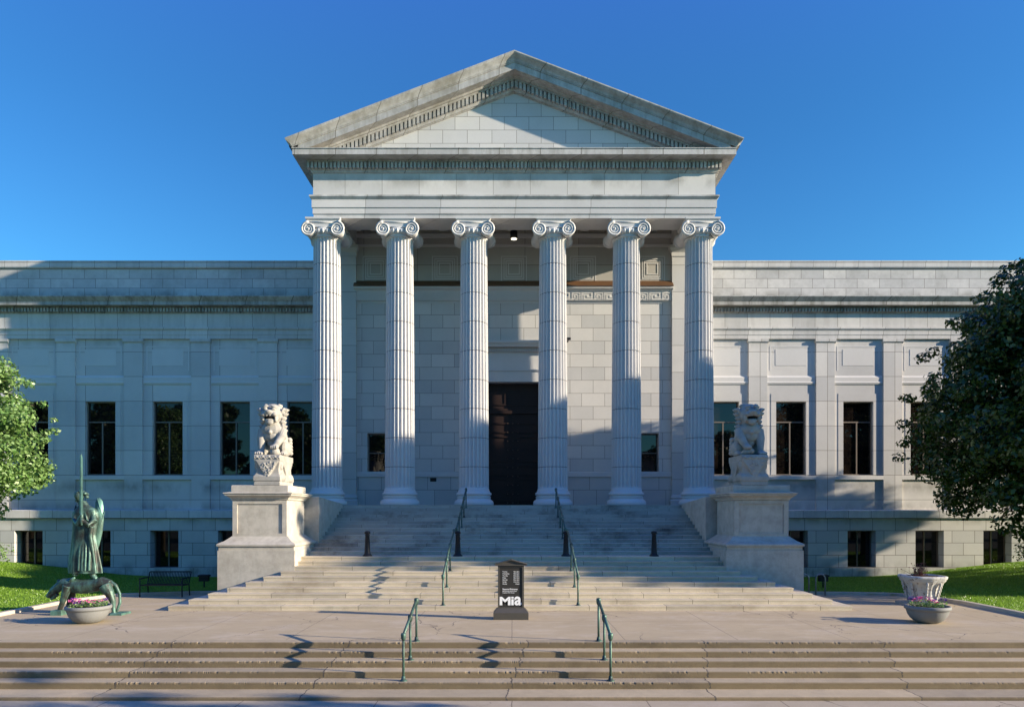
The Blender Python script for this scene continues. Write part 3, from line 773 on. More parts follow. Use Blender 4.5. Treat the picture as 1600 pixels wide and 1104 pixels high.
# ---- columns
ZCB = 3.333
def shaft_mesh():
    mb = MB(); nf = 24; arc = 6; z0, z1 = .66, 11.80
    Rb, Rt = .665, .585
    offs = []
    for i in range(nf):
        a0 = 2 * PI * i / nf; pw_ = 2 * PI / nf; fl = .2
        for k in range(arc + 1):
            t = -1 + 2 * k / arc
            offs.append((a0 + pw_ * (fl + (1 - fl) * (k / arc)), math.sqrt(max(0, 1 - t * t))))
    rows = []
    def rad(z):
        t = max(0, (z - z0) / (z1 - z0)); return Rb + (Rt - Rb) * (t ** 1.4)
    zs = [(z0 - .02, .0, .03, 0), (z0 + .06, 0, .01, 0), (z0 + .10, .0, 0, 0), (z0 + .14, .7, 0, 0), (z0 + .22, 1, 0, 0)]
    zj = z0 + 1.03
    while zj < z1 - .5:
        zs += [(zj - .016, 1, 0, 0), (zj - .012, 1, -.02, 1), (zj + .012, 1, -.02, 0), (zj + .016, 1, 0, 0)]; zj += 1.275
    zs += [(z1 - .2, 1, 0, 0), (z1 - .11, .75, 0, 0), (z1 - .06, 0, 0, 0), (z1, 0, .02, 0)]
    nv = len(offs); v = []; f = []; mi = []
    for (z, fd, e, jt) in zs:
        r = rad(z) + e
        for (a, d) in offs:
            rr = r - .085 * d * fd * r / .62; v.append((rr * math.cos(a), rr * math.sin(a), z))
    for k in range(len(zs) - 1):
        for i in range(nv):
            j = (i + 1) % nv; f.append((k * nv + i, k * nv + j, (k + 1) * nv + j, (k + 1) * nv + i)); mi.append(zs[k][3])
    mb.v = v; mb.f = f; mb.mi = mi; mb.sm = [False] * len(f)
    return mb
def base_mb():
    mb = MB()
    prof = [(.84, 0.0), (.865, .01), (.88, .05), (.875, .12), (.85, .19), (.80, .235), (.765, .25), (.765, .27), (.74, .29), (.735, .31), (.755, .335), (.765, .355), (.755, .38), (.73, .39), (.72, .41), (.735, .43),
            (.775, .455), (.79, .50), (.775, .55), (.74, .575), (.715, .585), (.715, .61), (.70, .64), (.69, .665)]
    mb.lathe(prof, 64); return mb
def capital_mb():
    mb = MB(); zb = 11.73                      # underside of volutes, local z
    mb.lathe([(.60, .02), (.63, .04), (.63, .09), (.60, .10), (.62, .13), (.70, .22), (.735, .30), (.70, .38), (.60, .42)], 48, (0, 0, zb))
    for i in range(24):
        a = 2 * PI * i / 24; mb.ball((.70 * math.cos(a), .70 * math.sin(a), zb + .25), (.06, .06, .11), 8, 6)
    for sy in (-1, 1):
        y = .68 * sy
        # canalis
        mb.box(-.62, .62, min(y, y - sy * .2), max(y, y - sy * .2), zb + .40, zb + .60)
        mb.tube([(-.62, y, zb + .60), (.62, y, zb + .60)], .035, 8); mb.tube([(-.55, y, zb + .40), (.55, y, zb + .40)], .022, 8)
        for sx in (-1, 1):
            cx, cz = .62 * sx, zb + .31
            mt = Matrix.Translation((cx, y - sy * .0, cz)) @ Matrix.Rotation(R(90), 4, 'X')
            mb.lathe([(.05, -.05), (.24, -.045), (.27, -.0), (.24, .045), (.05, .05)], 24, (0, 0, 0), 0, True, mt)
            pts = []; rr = []
            for k in range(46):
                t = k / 45; ang = PI / 2 - sx * (t * 2.6 * 2 * PI); r = .28 * (1 - t) ** .85 + .03
                pts.append((cx + r * math.cos(ang), y + sy * .05, cz + r * math.sin(ang))); rr.append(.038 * (1 - t) + .014)
            mb.tube(pts, rr, 8)
            mb.ball((cx, y + sy * .05, cz), .05, 10, 6)
    for sx in (-1, 1):
        mt = Matrix.Translation((.62 * sx, 0, zb + .31)) @ Matrix.Rotation(R(90), 4, 'X')
        mb.lathe([(.28, -.64), (.29, -.58), (.24, -.40), (.20, -.14), (.235, -.11), (.215, -.05), (.215, .05), (.235, .11), (.20, .14), (.24, .40), (.29, .58), (.28, .64)], 28, (0, 0, 0), 0, True, mt)
    mb.box(-.62, .62, -.55, .55, zb + .41, zb + .62)
    mb.rectloft(-.66, .66, -.66, .66, [(0, zb + .60), (.05, zb + .63), (.05, zb + .68), (.10, zb + .74), (.10, zb + .815), (0, zb + .815)])
    return mb
COLX = [-8.25, -5.0, -1.7, 1.82, 5.1, 8.33]
sh = shaft_mesh().mesh('column', [M['column'], M['joint']]); bm_ = base_mb().mesh('column_base', M['column']); cm_ = capital_mb().mesh('capital', M['column'])
c0 = link('column', sh, museum, (COLX[0], 30.85, ZCB))
b0 = bpy.data.objects.new('column_base', bm_); C.objects.link(b0); b0.parent = c0
k0 = bpy.data.objects.new('capital', cm_); C.objects.link(k0); k0.parent = c0
for x in COLX[1:]:
    c = copytree(c0, museum); c.location = Vector((x, 30.85, ZCB)) - museum.location

# ================================================================== PEDESTALS AND LIONS
def pedestal(s, label):
    xa, xb = sorted((AX + s * 10.02, AX + s * 7.38)); yf, ybk = 23.62, 26.35
    root = empty('stone_pedestal', ((xa + xb) / 2, 25, 0), label, 'pedestal', 'stone pedestals flanking the steps')
    p = MB(); zt_ = PZ(853, yf)
    p.rectloft(xa, xb, yf, ybk, [(0, -.3), (0, PZ(859.6, yf)), (-.03, PZ(859.6, yf) + .003), (-.03, zt_ - .02)]); p.build('plinth', M['ped'], root)
    q = MB(); zd0 = PZ(838.7, yf); zd1 = PZ(781, yf)
    di = .52; dx_ = .0
    # die is inset more on the outer side
    q.rectloft(xa, xb, yf, ybk, [(-.02, zt_ - .02), (.02, zt_), (.03, zt_ + .05), (.0, zt_ + .09), (-.06, zt_ + .12), (-.16, zt_ + .17), (-.27, zt_ + .26), (-.33, zd0), (-.345, zd0 + .02)], 0)
    q.build('base_moulding', M['ped'], root)
    d = MB(); e = -.38
    d.rectloft(xa, xb, yf, ybk, [(e, zd0), (e, zd1)])
    X0, X1 = xa - e, xb + e
    def panel(y):
        w = .16; t = .035; za, zb_ = zd0 + .12, zd1 - .12
        d.box(X0, X0 + w, y - t, y, zd0 + .0, zd1); d.box(X1 - w, X1, y - t, y, zd0, zd1)
        d.box(X0 + w, X1 - w, y - t, y, zd0, za); d.box(X0 + w, X1 - w, y - t, y, zb_, zd1)
    panel(yf - e); d.build('die', M['ped'], root)
    c = MB(); z5 = PZ(769, yf)
    c.rectloft(xa, xb, yf, ybk, [(-.38, zd1), (-.33, zd1 + .02), (-.31, zd1 + .08), (-.22, zd1 + .15), (-.17, zd1 + .17), (-.17, z5 - .05), (-.13, z5 - .03), (-.13, z5), (-.3, z5 + .03)]); c.build('cap', M['ped'], root)
    t = MB(); t.rectloft(xa, xb, yf, ybk, [(-.34, z5 + .01), (-.34, 3.93), (-.36, 3.95)]); t.build('top_slab', M['ped'], root)
    return root
pedestal(-1, 'sunlit stone pedestal at the left of the entrance steps')
pedestal(1, 'shaded stone pedestal at the right of the entrance steps')

def lion(s, X, label, detail):
    root = empty('guardian_lion', (X, 24.68, 3.95), label, 'lion statue', 'guardian lions beside the steps')
    m = -s   # m=+1: inner side towards +x for the left lion
    # base: slab, pedestal with apron, upper slab
    bs = MB()
    bs.rectloft(-.46, .46, -.72, .72, [(0, 0), (0, .10), (-.02, .12), (.02, .16), (.02, .3), (-.02, .36), (-.05, .42), (-.06, .60), (-.04, .70), (-.02, .78), (-.02, .84), (.0, .86), (.0, 1.06)])
    for sg in (-1, 1):
        bs.ball((sg * .40, -.45, .28), (.16, .28, .17)); bs.ball((sg * .42, .35, .28), (.14, .3, .17)); bs.ball((sg * .44, .1, .6), (.09, .16, .2)); bs.ball((sg * .43, -.5, .68), (.07, .10, .14))
    # triangular apron
    for y in (-.73,):
        bs.prism_y([(-.40, .85), (0, .22), (.40, .85)], y, y + .12)
    bs.prism_x([(-.5, .85), (0, .2), (.5, .85)][::-1], m * .36 if m > 0 else -.49, m * .49 if m > 0 else -.36)
    for i in range(13):
        bs.ball((-.42 + .07 * i, -.73, .96 + .025 * math.sin(i * 2.1)), .033, 8, 6)
    for i in range(60):
        u = random.uniform(-1, 1); z = random.uniform(.3, .8)
        if abs(u) * .4 < (z - .22) * .6: bs.ball((u * .4, -.74, z), .022, 6, 4)
    base = link('lion_base', remeshed(bs, 'lion_base', M['lion'], .018, 1), root); base.location = (0, 0, 0)
    # body (front = -y)
    b = MB(); Rz = lambda a, ax='X': Matrix.Rotation(R(a), 4, ax)
    z0 = 1.05
    b.ball((0, .33, z0 + .36), (.40, .42, .40))                       # haunches
    for sg in (-1, 1):
        b.ball((sg * .31, .18, z0 + .27), (.18, .34, .28)); b.ball((sg * .36, -.14, z0 + .09), (.12, .24, .10))
        for k in range(4): b.ball((sg * .36 + (k - 1.5) * .055, -.36, z0 + .06), (.035, .06, .05), 8, 6)
    b.tube([(0, .38, z0 + .4), (0, .18, z0 + .78), (0, .0, z0 + 1.05), (0, -.04, z0 + 1.3)], [.38, .36, .36, .30], 18)   # torso
    b.ball((0, -.20, z0 + .92), (.36, .22, .26)); b.ball((0, -.20, z0 + .72), (.27, .19, .24)); b.ball((0, -.08, z0 + .50), (.20, .20, .22))
    # collar and bell
    cpts = [(.33 * math.sin(a), -.10 - .27 * math.cos(a), z0 + 1.0 - .13 * math.cos(a)) for a in np.linspace(-1.5, 1.5, 14)]
    b.tube(cpts, .03, 8); b.ball((0, -.42, z0 + .82), .07, 10, 8)
    # front legs: outer one planted, inner one raised on ball
    so = -m
    b.tube([(so * .30, -.12, z0 + .92), (so * .33, -.22, z0 + .6), (so * .31, -.30, z0 + .32), (so * .30, -.34, z0 + .1)], [.17, .145, .11, .10], 14)
    b.ball((so * .30, -.44, z0 + .08), (.14, .2, .09))
    for k in range(4): b.ball((so * .30 + (k - 1.5) * .065, -.60, z0 + .06), (.038, .07, .055), 8, 6)
    b.tube([(m * .30, -.12, z0 + .92), (m * .34, -.28, z0 + .66), (m * .25, -.42, z0 + .45), (m * .20, -.48, z0 + .32)], [.17, .15, .12, .10], 14)
    b.ball((m * .19, -.52, z0 + .30), (.13, .15, .09))
    for k in range(4): b.ball((m * .19 + (k - 1.5) * .058, -.64, z0 + .27), (.034, .05, .07), 8, 6)
    if detail == 'ball': b.ball((m * .18, -.48, z0 + .13), .16, 14, 10)
    else:
        b.ball((m * .16, -.42, z0 + .12), (.16, .22, .12)); b.ball((m * .06, -.58, z0 + .14), .09)
    # head
    hz = z0 + 1.46; hy = -.20
    b.ball((0, hy + .06, hz), (.36, .34, .34)); b.ball((0, hy + .1, hz + .16), (.31, .3, .24))
    b.ball((0, hy - .26, hz + .02), (.21, .17, .11)); b.ball((0, hy - .36, hz + .06), (.12, .10, .075))      # muzzle, nose
    b.ball((0, hy - .16, hz - .23), (.20, .20, .075)); b.ball((0, hy - .26, hz - .30), (.13, .10, .10))        # jaw, beard
    for sg in (-1, 1):
        b.ball((sg * .13, hy - .27, hz + .16), (.075, .06, .06)); b.ball((sg * .13, hy - .26, hz + .25), (.11, .07, .045), 12, 8, 0, Rz(sg * 18, 'Y'))
        b.ball((sg * .34, hy - .0, hz + .12), (.06, .10, .14), 12, 8, 0, Rz(sg * 25, 'Y')); b.ball((sg * .17, hy - .30, hz - .03), (.09, .10, .08))
        b.ball((sg * .20, hy - .20, hz - .18), (.05, .12, .12))
        for k in range(3): b.tube([(sg * (.05 + .05 * k), hy - .38 + .03 * k, hz - .04), (sg * (.05 + .05 * k), hy - .38 + .03 * k, hz - .11)], [.022, .01], 6)
    # mane curls
    for ring in range(8):
        zz = hz + .32 - ring * .145
        for k in range(9):
            a = PI * (-.08 + 1.16 * k / 8)
            rx = .36 + .04 * math.sin(ring * 1.3) - (.0 if ring < 5 else .02 * (ring - 4)); ry = .34
            if ring == 0: rx = ry = .22
            b.ball((rx * math.cos(a), hy + .12 + ry * math.sin(a), zz), (.085, .085, .075), 10, 7); b.ball((rx * 1.2 * math.cos(a), hy + .12 + ry * 1.2 * math.sin(a), zz + .02), (.035, .035, .035), 8, 6)
    # tail flame at the back
    b.tube([(0, .7, z0 + .15), (0, .78, z0 + .5), (0, .66, z0 + .85)], [.12, .16, .08], 12)
    for k in range(5): b.ball((m * .40, .45 - .02 * k, z0 + .15 + .12 * k), (.09, .12, .09))
    body = link('body', remeshed(b, 'body', M['lion'], .014, 0), root); [setattr(v, 'co', Vector((v.co.x * 1.1, v.co.y, v.co.z))) for v in body.data.vertices]; body.location = (0, 0, 0)
    # open mouth: black ball painted in for the shade inside
    mo = MB(); mo.ball((0, hy - .22, hz - .125), (.17, .13, .045), 16, 8); o = mo.build('mouth', M['hole']); o.parent = root
    return root
lion(-1, -8.50, 'sunlit carved marble guardian lion on the left pedestal', 'ball')
lion(1, 8.42, 'shaded carved marble guardian lion on the right pedestal', 'cub')

# ================================================================== RAILS, BOLLARDS
def rail(pts, label, group, parts_posts, name='handrail'):
    """pts: list of (x,y,ztop) ; parts_posts: list of (x,y,zfoot,ztop)"""
    root = empty(name, (pts[0][0], pts[0][1], parts_posts[0][2]), label, 'handrail', group)
    t = MB(); t.tube(pts, .033, 10)
    t.ball(pts[-1], .055, 12, 8)
    x, y, z = pts[0]; t.ball((x, y, z), .045, 10, 8)
    t.build('rail_tube', M['rail'], root)
    for (x, y, z0, z1) in parts_posts:
        p = MB(); p.tube([(x, y, z0), (x, y, z1)], .026, 10)
        p.lathe([(.085, 0), (.085, .012), (.05, .02), (.038, .09), (.03, .10)], 16, (x, y, z0))
        p.lathe([(.03, -.11), (.05, -.07), (.055, 0), (.05, .04), (.03, .05)], 14, (x, y, z1))
        p.build('post', M['rail'], root)
    return root
for s, xb, xt, lab in ((-1, -2.27, -2.22, 'left'), (1, 2.06, 2.01, 'right')):
    P = [(xb, 14.45, -.536), (xb + (xt - xb) * .5, 15.25, -.268), (xt, 16.05, 0.0)]
    tops = [(x, y, z + .95) for x, y, z in P]
    rail([(P[0][0], P[0][1] - .0, P[0][2] + .95)] + tops[1:], f'verdigris green pipe handrail on the {lab} of the lower concrete steps', 'handrails on the steps', [(p[0], p[1], p[2], t[2]) for p, t in zip(P, tops)])
for s, x, lab in ((-1, -2.12, 'left'), (1, 2.03, 'right')):
    P = [(x, 21.25, .145), (x * .995, 22.35, .58), (x * .99, 23.45, 1.015)]
    tops = [(a, b2, c + .90) for a, b2, c in P]
    rail(tops + [(x * .97, 24.55, 1.45 + .92)], f'sunlit green handrail on the {lab} of the lower flight of the granite steps', 'handrails on the steps', [(p[0], p[1], p[2], t[2]) for p, t in zip(P, tops)])
    P = []
    for j in (1, 4, 7, 10, 13): P.append((x * (.965 - .0025 * j), 25.25 + T2 * (j - 1) + .18, 1.45 + R2 * j))
    tops = [(a, b2, c + .82) for a, b2, c in P]
    rail(tops, f'dark shaded handrail on the {lab} of the upper flight leading to the columns', 'handrails on the steps', [(p[0], p[1], p[2], t[2]) for p, t in zip(P, tops)])
bl = MB()
bl.lathe([(.17, 0), (.17, .03), (.13, .06), (.105, .10), (.075, .72), (.085, .73), (.085, .76), (.065, .77), (.10, .80), (.11, .84), (.09, .88), (.04, .90)], 24)
bme = bl.mesh('bollard', M['black'])
for i, (x, lab) in enumerate(((-5.15, 'black iron bollard on the stair landing nearest the left pedestal'), (-1.93, 'black iron bollard on the stair landing beside the left handrail'),
                              (1.92, 'black iron bollard on the stair landing beside the right handrail'), (5.06, 'black iron bollard on the stair landing nearest the right pedestal'))):
    o = link('bollard', bme, None, (x, 24.62, 1.45)); tag(o, lab, 'bollard', 'bollards on the landing')

# ================================================================== SIGN
sx_ = -.03; sy_ = 19.48
sign = empty('information_sign', (sx_, sy_, 0), 'dark bronze freestanding museum hours sign with gabled top and white lettering', 'sign')
p = MB(); p.rectloft(sx_ - .49, sx_ + .49, sy_ - .22, sy_ + .22, [(0, 0), (0, .19), (-.02, .215), (-.09, .30), (-.1, .31)]); p.build('base', M['signd'], sign)
p = MB(); hwid = .365; zt_ = PZ(883, sy_ - .1) 
yf = sy_ - .10
p.box(sx_ - hwid, sx_ + hwid, yf + .03, sy_ + .10, .30, zt_)
for q in (-1, 1): p.box(sx_ + q * hwid - (.05 if q > 0 else 0), sx_ + q * hwid + (.05 if q < 0 else 0), yf, yf + .029, .30, zt_)
p.box(sx_ - hwid + .05, sx_ + hwid - .05, yf, yf + .029, zt_ - .05, zt_); p.box(sx_ - hwid + .05, sx_ + hwid - .05, yf, yf + .029, .30, .34)
p.build('frame', M['signd'], sign)
p = MB(); p.box(sx_ - hwid + .052, sx_ + hwid - .052, yf + .02, yf + .029, .342, zt_ - .052); pn = p.build('panel', M['signp'], sign)
p = MB(); zg = zt_
p.box(sx_ - .44, sx_ + .44, sy_ - .14, sy_ + .12, zg, zg + .03)
p.prism_y([(sx_ - .46, zg + .03), (sx_ + .46, zg + .03), (sx_, zg + .15)], sy_ - .11, sy_ + .11)
p.prism_y([(sx_ - .48, zg + .035), (sx_ - .46, zg + .03), (sx_, zg + .15), (sx_ + .46, zg + .03), (sx_ + .48, zg + .035), (sx_, zg + .175)], sy_ - .15, sy_ + .13)
p.build('gable', M['signd'], sign)
yt = yf + .018
days = ['Tuesday', 'Wednesday', 'Thursday', 'Friday', 'Saturday', 'Sunday', 'Monday']
hrs = ['10am-5pm', '10am-5pm', '10am-9pm', '10am-9pm', '10am-5pm', '11am-5pm', 'Closed']
sc = (sy_ - .1) / F
for i, (d, h) in enumerate(zip(days, hrs)):
    z = PZ(850 + (367 + i * 27) / 8.49, yf)
    textmesh(d, .040, (PX(740 + 383 / 8.49, yf), yt, z), pn, 'day_text', off=.0006)
    textmesh(h, .040, (PX(740 + 607 / 8.49, yf), yt, z), pn, 'hours_text', off=.0006, align='RIGHT')
textmesh('Seasonal Entrance', .062, (PX(740 + 383 / 8.49, yf), yt, PZ(850 + 603 / 8.49, yf)), pn, 'notice_text', off=.0012, sx=.93)
textmesh('Main entrance and full hours', .038, (PX(740 + 383 / 8.49, yf), yt, PZ(850 + 625 / 8.49, yf)), pn, 'notice_text', off=.0006, sx=.9)
textmesh('located at Third Avenue', .038, (PX(740 + 383 / 8.49, yf), yt, PZ(850 + 646 / 8.49, yf)), pn, 'notice_text', off=.0006, sx=.9)
def fitted(ch, xa, xb, ya, yb, off):
    o = textmesh(ch, .35, (0, yt, 0), pn, 'logo_letter', ext=.006, off=off)
    co = [v.co for v in o.data.vertices]; lx, hx = min(c.x for c in co), max(c.x for c in co); lz, hz_ = min(c.z for c in co), max(c.z for c in co)
    X0_, X1_, Z1_, Z0_ = PX(740 + xa / 8.49, yf), PX(740 + xb / 8.49, yf), PZ(850 + ya / 8.49, yf), PZ(850 + yb / 8.49, yf)
    for v in o.data.vertices: v.co.x = X0_ + (v.co.x - lx) / (hx - lx) * (X1_ - X0_); v.co.z = Z0_ + (v.co.z - lz) / (hz_ - lz) * (Z1_ - Z0_)
    o.location = Vector((0, yt, 0)) - wloc(pn)
fitted('M', 346, 490, 694, 806, .013)
fitted('a', 540, 636, 690, 808, .010)
ib = MB(); X0_, X1_ = PX(740 + 500 / 8.49, yf), PX(740 + 532 / 8.49, yf)
ib.box(X0_, X1_, yt - .006, yt + .004, PZ(850 + 806 / 8.49, yf), PZ(850 + 726 / 8.49, yf)); ib.build('logo_letter', M['white'], pn)
ib = MB(); ib.box(X0_, X1_, yt - .006, yt + .004, PZ(850 + 717 / 8.49, yf), PZ(850 + 694 / 8.49, yf)); ib.build('logo_dot', M['white'], pn)

# ================================================================== PLANTERS
def flowers(root, cx, cy, cz, rad, n=420, nf=34):
    lm = MB(); 
    for i in range(n):
        a = random.uniform(0, 2 * PI); r = rad * math.sqrt(random.random()); x = cx + r * math.cos(a); y = cy + r * math.sin(a)
        z = cz + random.uniform(.0, .16) * (1.1 - .4 * r / rad); l = random.uniform(.03, .06)
        m_ = Matrix.Translation((x, y, z)) @ Matrix.Rotation(random.uniform(0, 6.28), 4, 'Z') @ Matrix.Rotation(random.uniform(-1, 1), 4, 'X')
        lm.add([(0, 0, 0), (l * .45, l * .5, 0), (0, l * 1.3, .01), (-l * .45, l * .5, 0)], [(0, 1, 2, 3)], 0, False, m_)
    lm.build('leaves', M['leafl'], root)
    for k, mt in ((0, 'petp'), (1, 'petv')):
        fm = MB()
        cl = [(random.uniform(0, 6.28), rad * math.sqrt(random.uniform(.2, .95))) for _ in range(6 if k == 0 else 4)]
        for i in range(nf if k == 0 else nf // 2):
            a, r = random.choice(cl); x = cx + r * math.cos(a) + random.gauss(0, .05); y = cy + r * math.sin(a) + random.gauss(0, .05); z = cz + random.uniform(.11, .22)
            for q in range(5):
                m_ = Matrix.Translation((x, y, z)) @ Matrix.Rotation(q * 1.257, 4, 'Z') @ Matrix.Rotation(.5, 4, 'X')
                fm.add([(0, 0, 0), (.028, .026, 0), (0, .054, 0), (-.028, .026, 0)], [(0, 1, 2, 3)], 0, False, m_)
        fm.build('blossoms', M[mt], root)
def bowl(x, y, label):
    root = empty('bowl_planter', (x, y, 0), label, 'planter', 'round concrete bowl planters')
    b = MB(); b.lathe([(q_ * .85, z_) for q_, z_ in [(.22, 0), (.30, .006), (.40, .05), (.49, .12), (.56, .21), (.605, .32), (.62, .365), (.655, .37), (.665, .40), (.66, .45), (.645, .465), (.60, .465), (.585, .40)]], 56, (x, y, 0), 0, True, None, False)
    b.build('bowl', M['bowl'], root)
    s_ = MB(); s_.lathe([(.51, .37), (.50, .40), (.3, .42), (.01, .425)], 32, (x, y, 0)); s_.build('soil', M['soil'], root)
    flowers(root, x, y, .43, .46, 520, 40)
bowl(-11.52, 18.8, 'grey concrete bowl of pink and violet flowers in front of the bronze statue')
bowl(11.30, 18.8, 'grey concrete bowl of pink and violet flowers in front of the white urn')
def urn(x, y):
    root = empty('stone_urn', (x, y, 0), 'flaring weathered white stone urn with scalloped rim behind the right flower bowl', 'urn')
    b = MB(); prof = [(.42, .07), (.44, .10), (.43, .2), (.44, .40), (.47, .55), (.53, .68), (.60, .76), (.63, .79), (.63, .83), (.66, .86), (.67, .93), (.64, .95), (.56, .95), (.54, .88)]
    v = []; f = []; seg = 96
    for r, z in prof:
        k = max(0, (z - .25) / .7)
        for i in range(seg):
            a = 2 * PI * i / seg + PI / 4 + .35
            rr = r * (1 + .075 * k * math.cos(4 * a) + .02 * math.cos(8 * a) + (.03 * math.cos(16 * a) if .25 < z < .75 else 0))
            v.append((x + rr * math.cos(a - PI / 4), y + rr * math.sin(a - PI / 4), z))
    for k in range(len(prof) - 1):
        for i in range(seg):
            j = (i + 1) % seg; f.append((k * seg + i, k * seg + j, (k + 1) * seg + j, (k + 1) * seg + i))
    b.add(v, f, 0, True)
    for i in range(8):
        a = i * PI / 4 + .5
        for q in range(5): b.ball((x + (.46 + .03 * q) * math.cos(a), y + (.46 + .03 * q) * math.sin(a), .25 + .11 * q), (.035, .035, .08), 8, 6)
    b.build('vessel', M['urn'], root)
    p = MB(); p.box(x - .62, x + .50, y - .48, y + .48, 0, .075); p.build('plinth', M['kerb'], root)
    s_ = MB(); s_.lathe([(.60, .86), (.5, .92), (.01, .93)], 24, (x, y, 0)); s_.build('soil', M['soil'], root)
    t = MB()
    for i in range(60):
        a = random.uniform(0, 6.28); r = random.uniform(0, .25); h = random.uniform(.12, .45)
        p0 = Vector((x - .08 + r * math.cos(a), y + r * math.sin(a), .9)); p1 = p0 + Vector((random.gauss(0, .06), random.gauss(0, .06), h * .6)); p2 = p1 + Vector((random.gauss(0, .07), random.gauss(0, .06), h * .4))
        t.tube([p0, p1, p2], [.008, .006, .003], 4)
        t.ball(p2, .018, 5, 4)
    t.build('dry_plant', M['twig'], root)
urn(PX(1441, 22.6), 22.6)

# ================================================================== STATUE (generic winged figure on a beast)
def statue():
    X0, Y0 = -12.45, 20.35
    root = empty('bronze_statue', (X0, Y0, 0), 'green bronze statue of a winged robed figure raising a sword, standing on a prowling beast', 'statue')
    def P(px, py, dy=0): return (PX(px, Y0 + dy) - X0, dy, PZ(py, Y0 + dy))
    sc = Y0 / F
    b = MB()
    # trunk of the beast (head to the left)
    b.tube([P(103, 915), P(112, 914), P(128, 916), P(145, 914), P(160, 911), P(172, 914)], [.17, .20, .215, .20, .20, .16], 18)
    b.tube([P(110, 912), P(100, 911), P(93, 915), P(86, 921)], [.19, .155, .13, .12], 14)
    b.tube([P(96, 914), P(86, 921), P(79, 927), P(74, 932)], [.14, .125, .09, .06], 14)
    b.tube([P(90, 927), P(84, 933), P(79, 936)], [.07, .05, .03], 10)                 # lower jaw
    for sy in (-1, 1):
        b.ball(P(95, 909, sy * .10), (.05, .04, .07))
        b.tube([P(106, 915, sy * .13), P(101, 930, sy * .15), P(97, 942, sy * .15), P(92, 955, sy * .15)] if sy < 0 else [P(113, 915, .13), P(112, 930, .15), P(108, 943, .15), P(104, 956, .15)], [.14, .10, .075, .06], 12)
        q = P(89 if sy < 0 else 101, 957, sy * .15); b.ball(q, (.10, .075, .055))
        b.tube([P(164, 915, sy * .12), P(171, 926, sy * .15), P(176, 938, sy * .15), P(177, 948, sy * .15), P(178, 956, sy * .15)], [.18, .135, .085, .06, .055], 12)
        b.ball(P(177, 958, sy * .15), (.11, .07, .045))
    for k in range(9): b.ball(P(92 + k * 2.2, 907 + (k % 2) * 3, (-1) ** k * .05), (.05, .07, .05))
    b.tube([P(170, 908), P(181, 914), P(187, 927), P(187.5, 941), P(183, 953), P(180, 959)], [.07, .055, .045, .045, .04, .03], 10)
    beast = link('beast', remeshed(b, 'beast', M['bronze'], .017, 2), root); beast.location = (0, 0, 0)
    pl_ = MB()
    for (q, x0_, x1_, ya, yb, h_) in ((87, -.16, .15, -.27, .0, .15), (181, -.18, .16, -.26, .26, .06), (103, -.16, .13, .03, .27, .08)):
        a = P(q, 962, ya); pl_ = MB(); pl_.rectloft(a[0] + x0_, a[0] + x1_, ya, yb, [(0, 0), (0, h_ - .02), (-.02, h_)])
        o = pl_.build('foot_block', M['bronze']); o.parent = root
    # robed figure: lofted elliptical robe with folds, continuous with torso and head
    f = MB()
    secs = [(895, 134, 25, .2, .0), (888, 133.5, 25, .2, .0), (870, 132.5, 23, .19, 0), (850, 132, 20, .17, 0), (835, 131.5, 18.5, .16, 0), (820, 133, 19, .16, 0), (808, 134, 20.5, .17, 0), (800, 134, 20, .17, 0), (794, 134, 15, .14, 0), (789, 131, 8.0, .09, 0), (782, 128, 6.5, .085, 0)]
    seg = 60; v = []; fc = []
    for (py, cx, hwp, hd, _) in secs:
        c = P(cx, py); hw_ = hwp * sc
        fold = .0 if py < 835 else .09 * (py - 835) / 60
        for i in range(seg):
            a = 2 * PI * i / seg; k = 1 + fold * math.cos(9 * a + .6)
            v.append((c[0] + hw_ * k * math.cos(a), hd * k * math.sin(a), c[2]))
    for k in range(len(secs) - 1):
        for i in range(seg):
            j = (i + 1) % seg; fc.append((k * seg + j, k * seg + i, (k + 1) * seg + i, (k + 1) * seg + j))
    fc.append(tuple(range(seg))); q = (len(secs) - 1) * seg; fc.append(tuple(range(q + seg - 1, q - 1, -1)))
    fc = [t[::-1] for t in fc]
    f.add(v, fc, 0, True)
    # head looking left, tilted down slightly
    f.ball(P(124, 774, -.02), (.135, .13, .165), 16, 12, 0, Matrix.Rotation(R(-14), 4, 'Y'))
    f.ball(P(118.3, 776, -.02), (.03, .03, .05)); f.ball(P(120.5, 782, -.02), (.06, .06, .04)); f.ball(P(119.5, 770, -.02), (.03, .08, .03))
    for k in range(9): f.ball(P(121 + k * 1.8, 767 + abs(k - 3) * .9, (-1) ** k * .06), (.06, .08, .05))
    f.ball(P(136, 776, 0), (.055, .06, .05))
    # legs visible below the hem at the right and the foot at the left
    f.tube([P(143, 888, -.05), P(146, 899, -.05), P(150, 904, -.06)], [.10, .08, .06], 10); f.ball(P(153, 906, -.08), (.12, .07, .045))
    f.tube([P(120, 888, -.08), P(117, 899, -.1)], [.09, .07], 10); f.ball(P(112, 905, -.12), (.13, .06, .05), 12, 8, 0, Matrix.Rotation(R(-35), 4, 'Y'))
    # arms: both bring hands to the hilt
    f.tube([P(145, 798, -.04), P(147, 813, -.10), P(138, 820, -.24), P(128.5, 812, -.27)], [.11, .10, .075, .055], 12)
    f.tube([P(122, 798, -.03), P(117, 812, -.10), P(121, 818, -.22), P(127, 806, -.27)], [.10, .09, .07, .055], 12)
    for k in range(4): f.ball(P(127.3, 803.5 + k * 1.7, -.30), (.055, .045, .017)); f.ball(P(127.6, 811 + k * 1.6, -.30), (.055, .045, .016))
    # sleeve falls and front sash folds
    f.tube([P(143, 822, -.14), P(141, 838, -.15), P(145, 860, -.14), P(148, 882, -.12)], [.07, .06, .05, .03], 8)
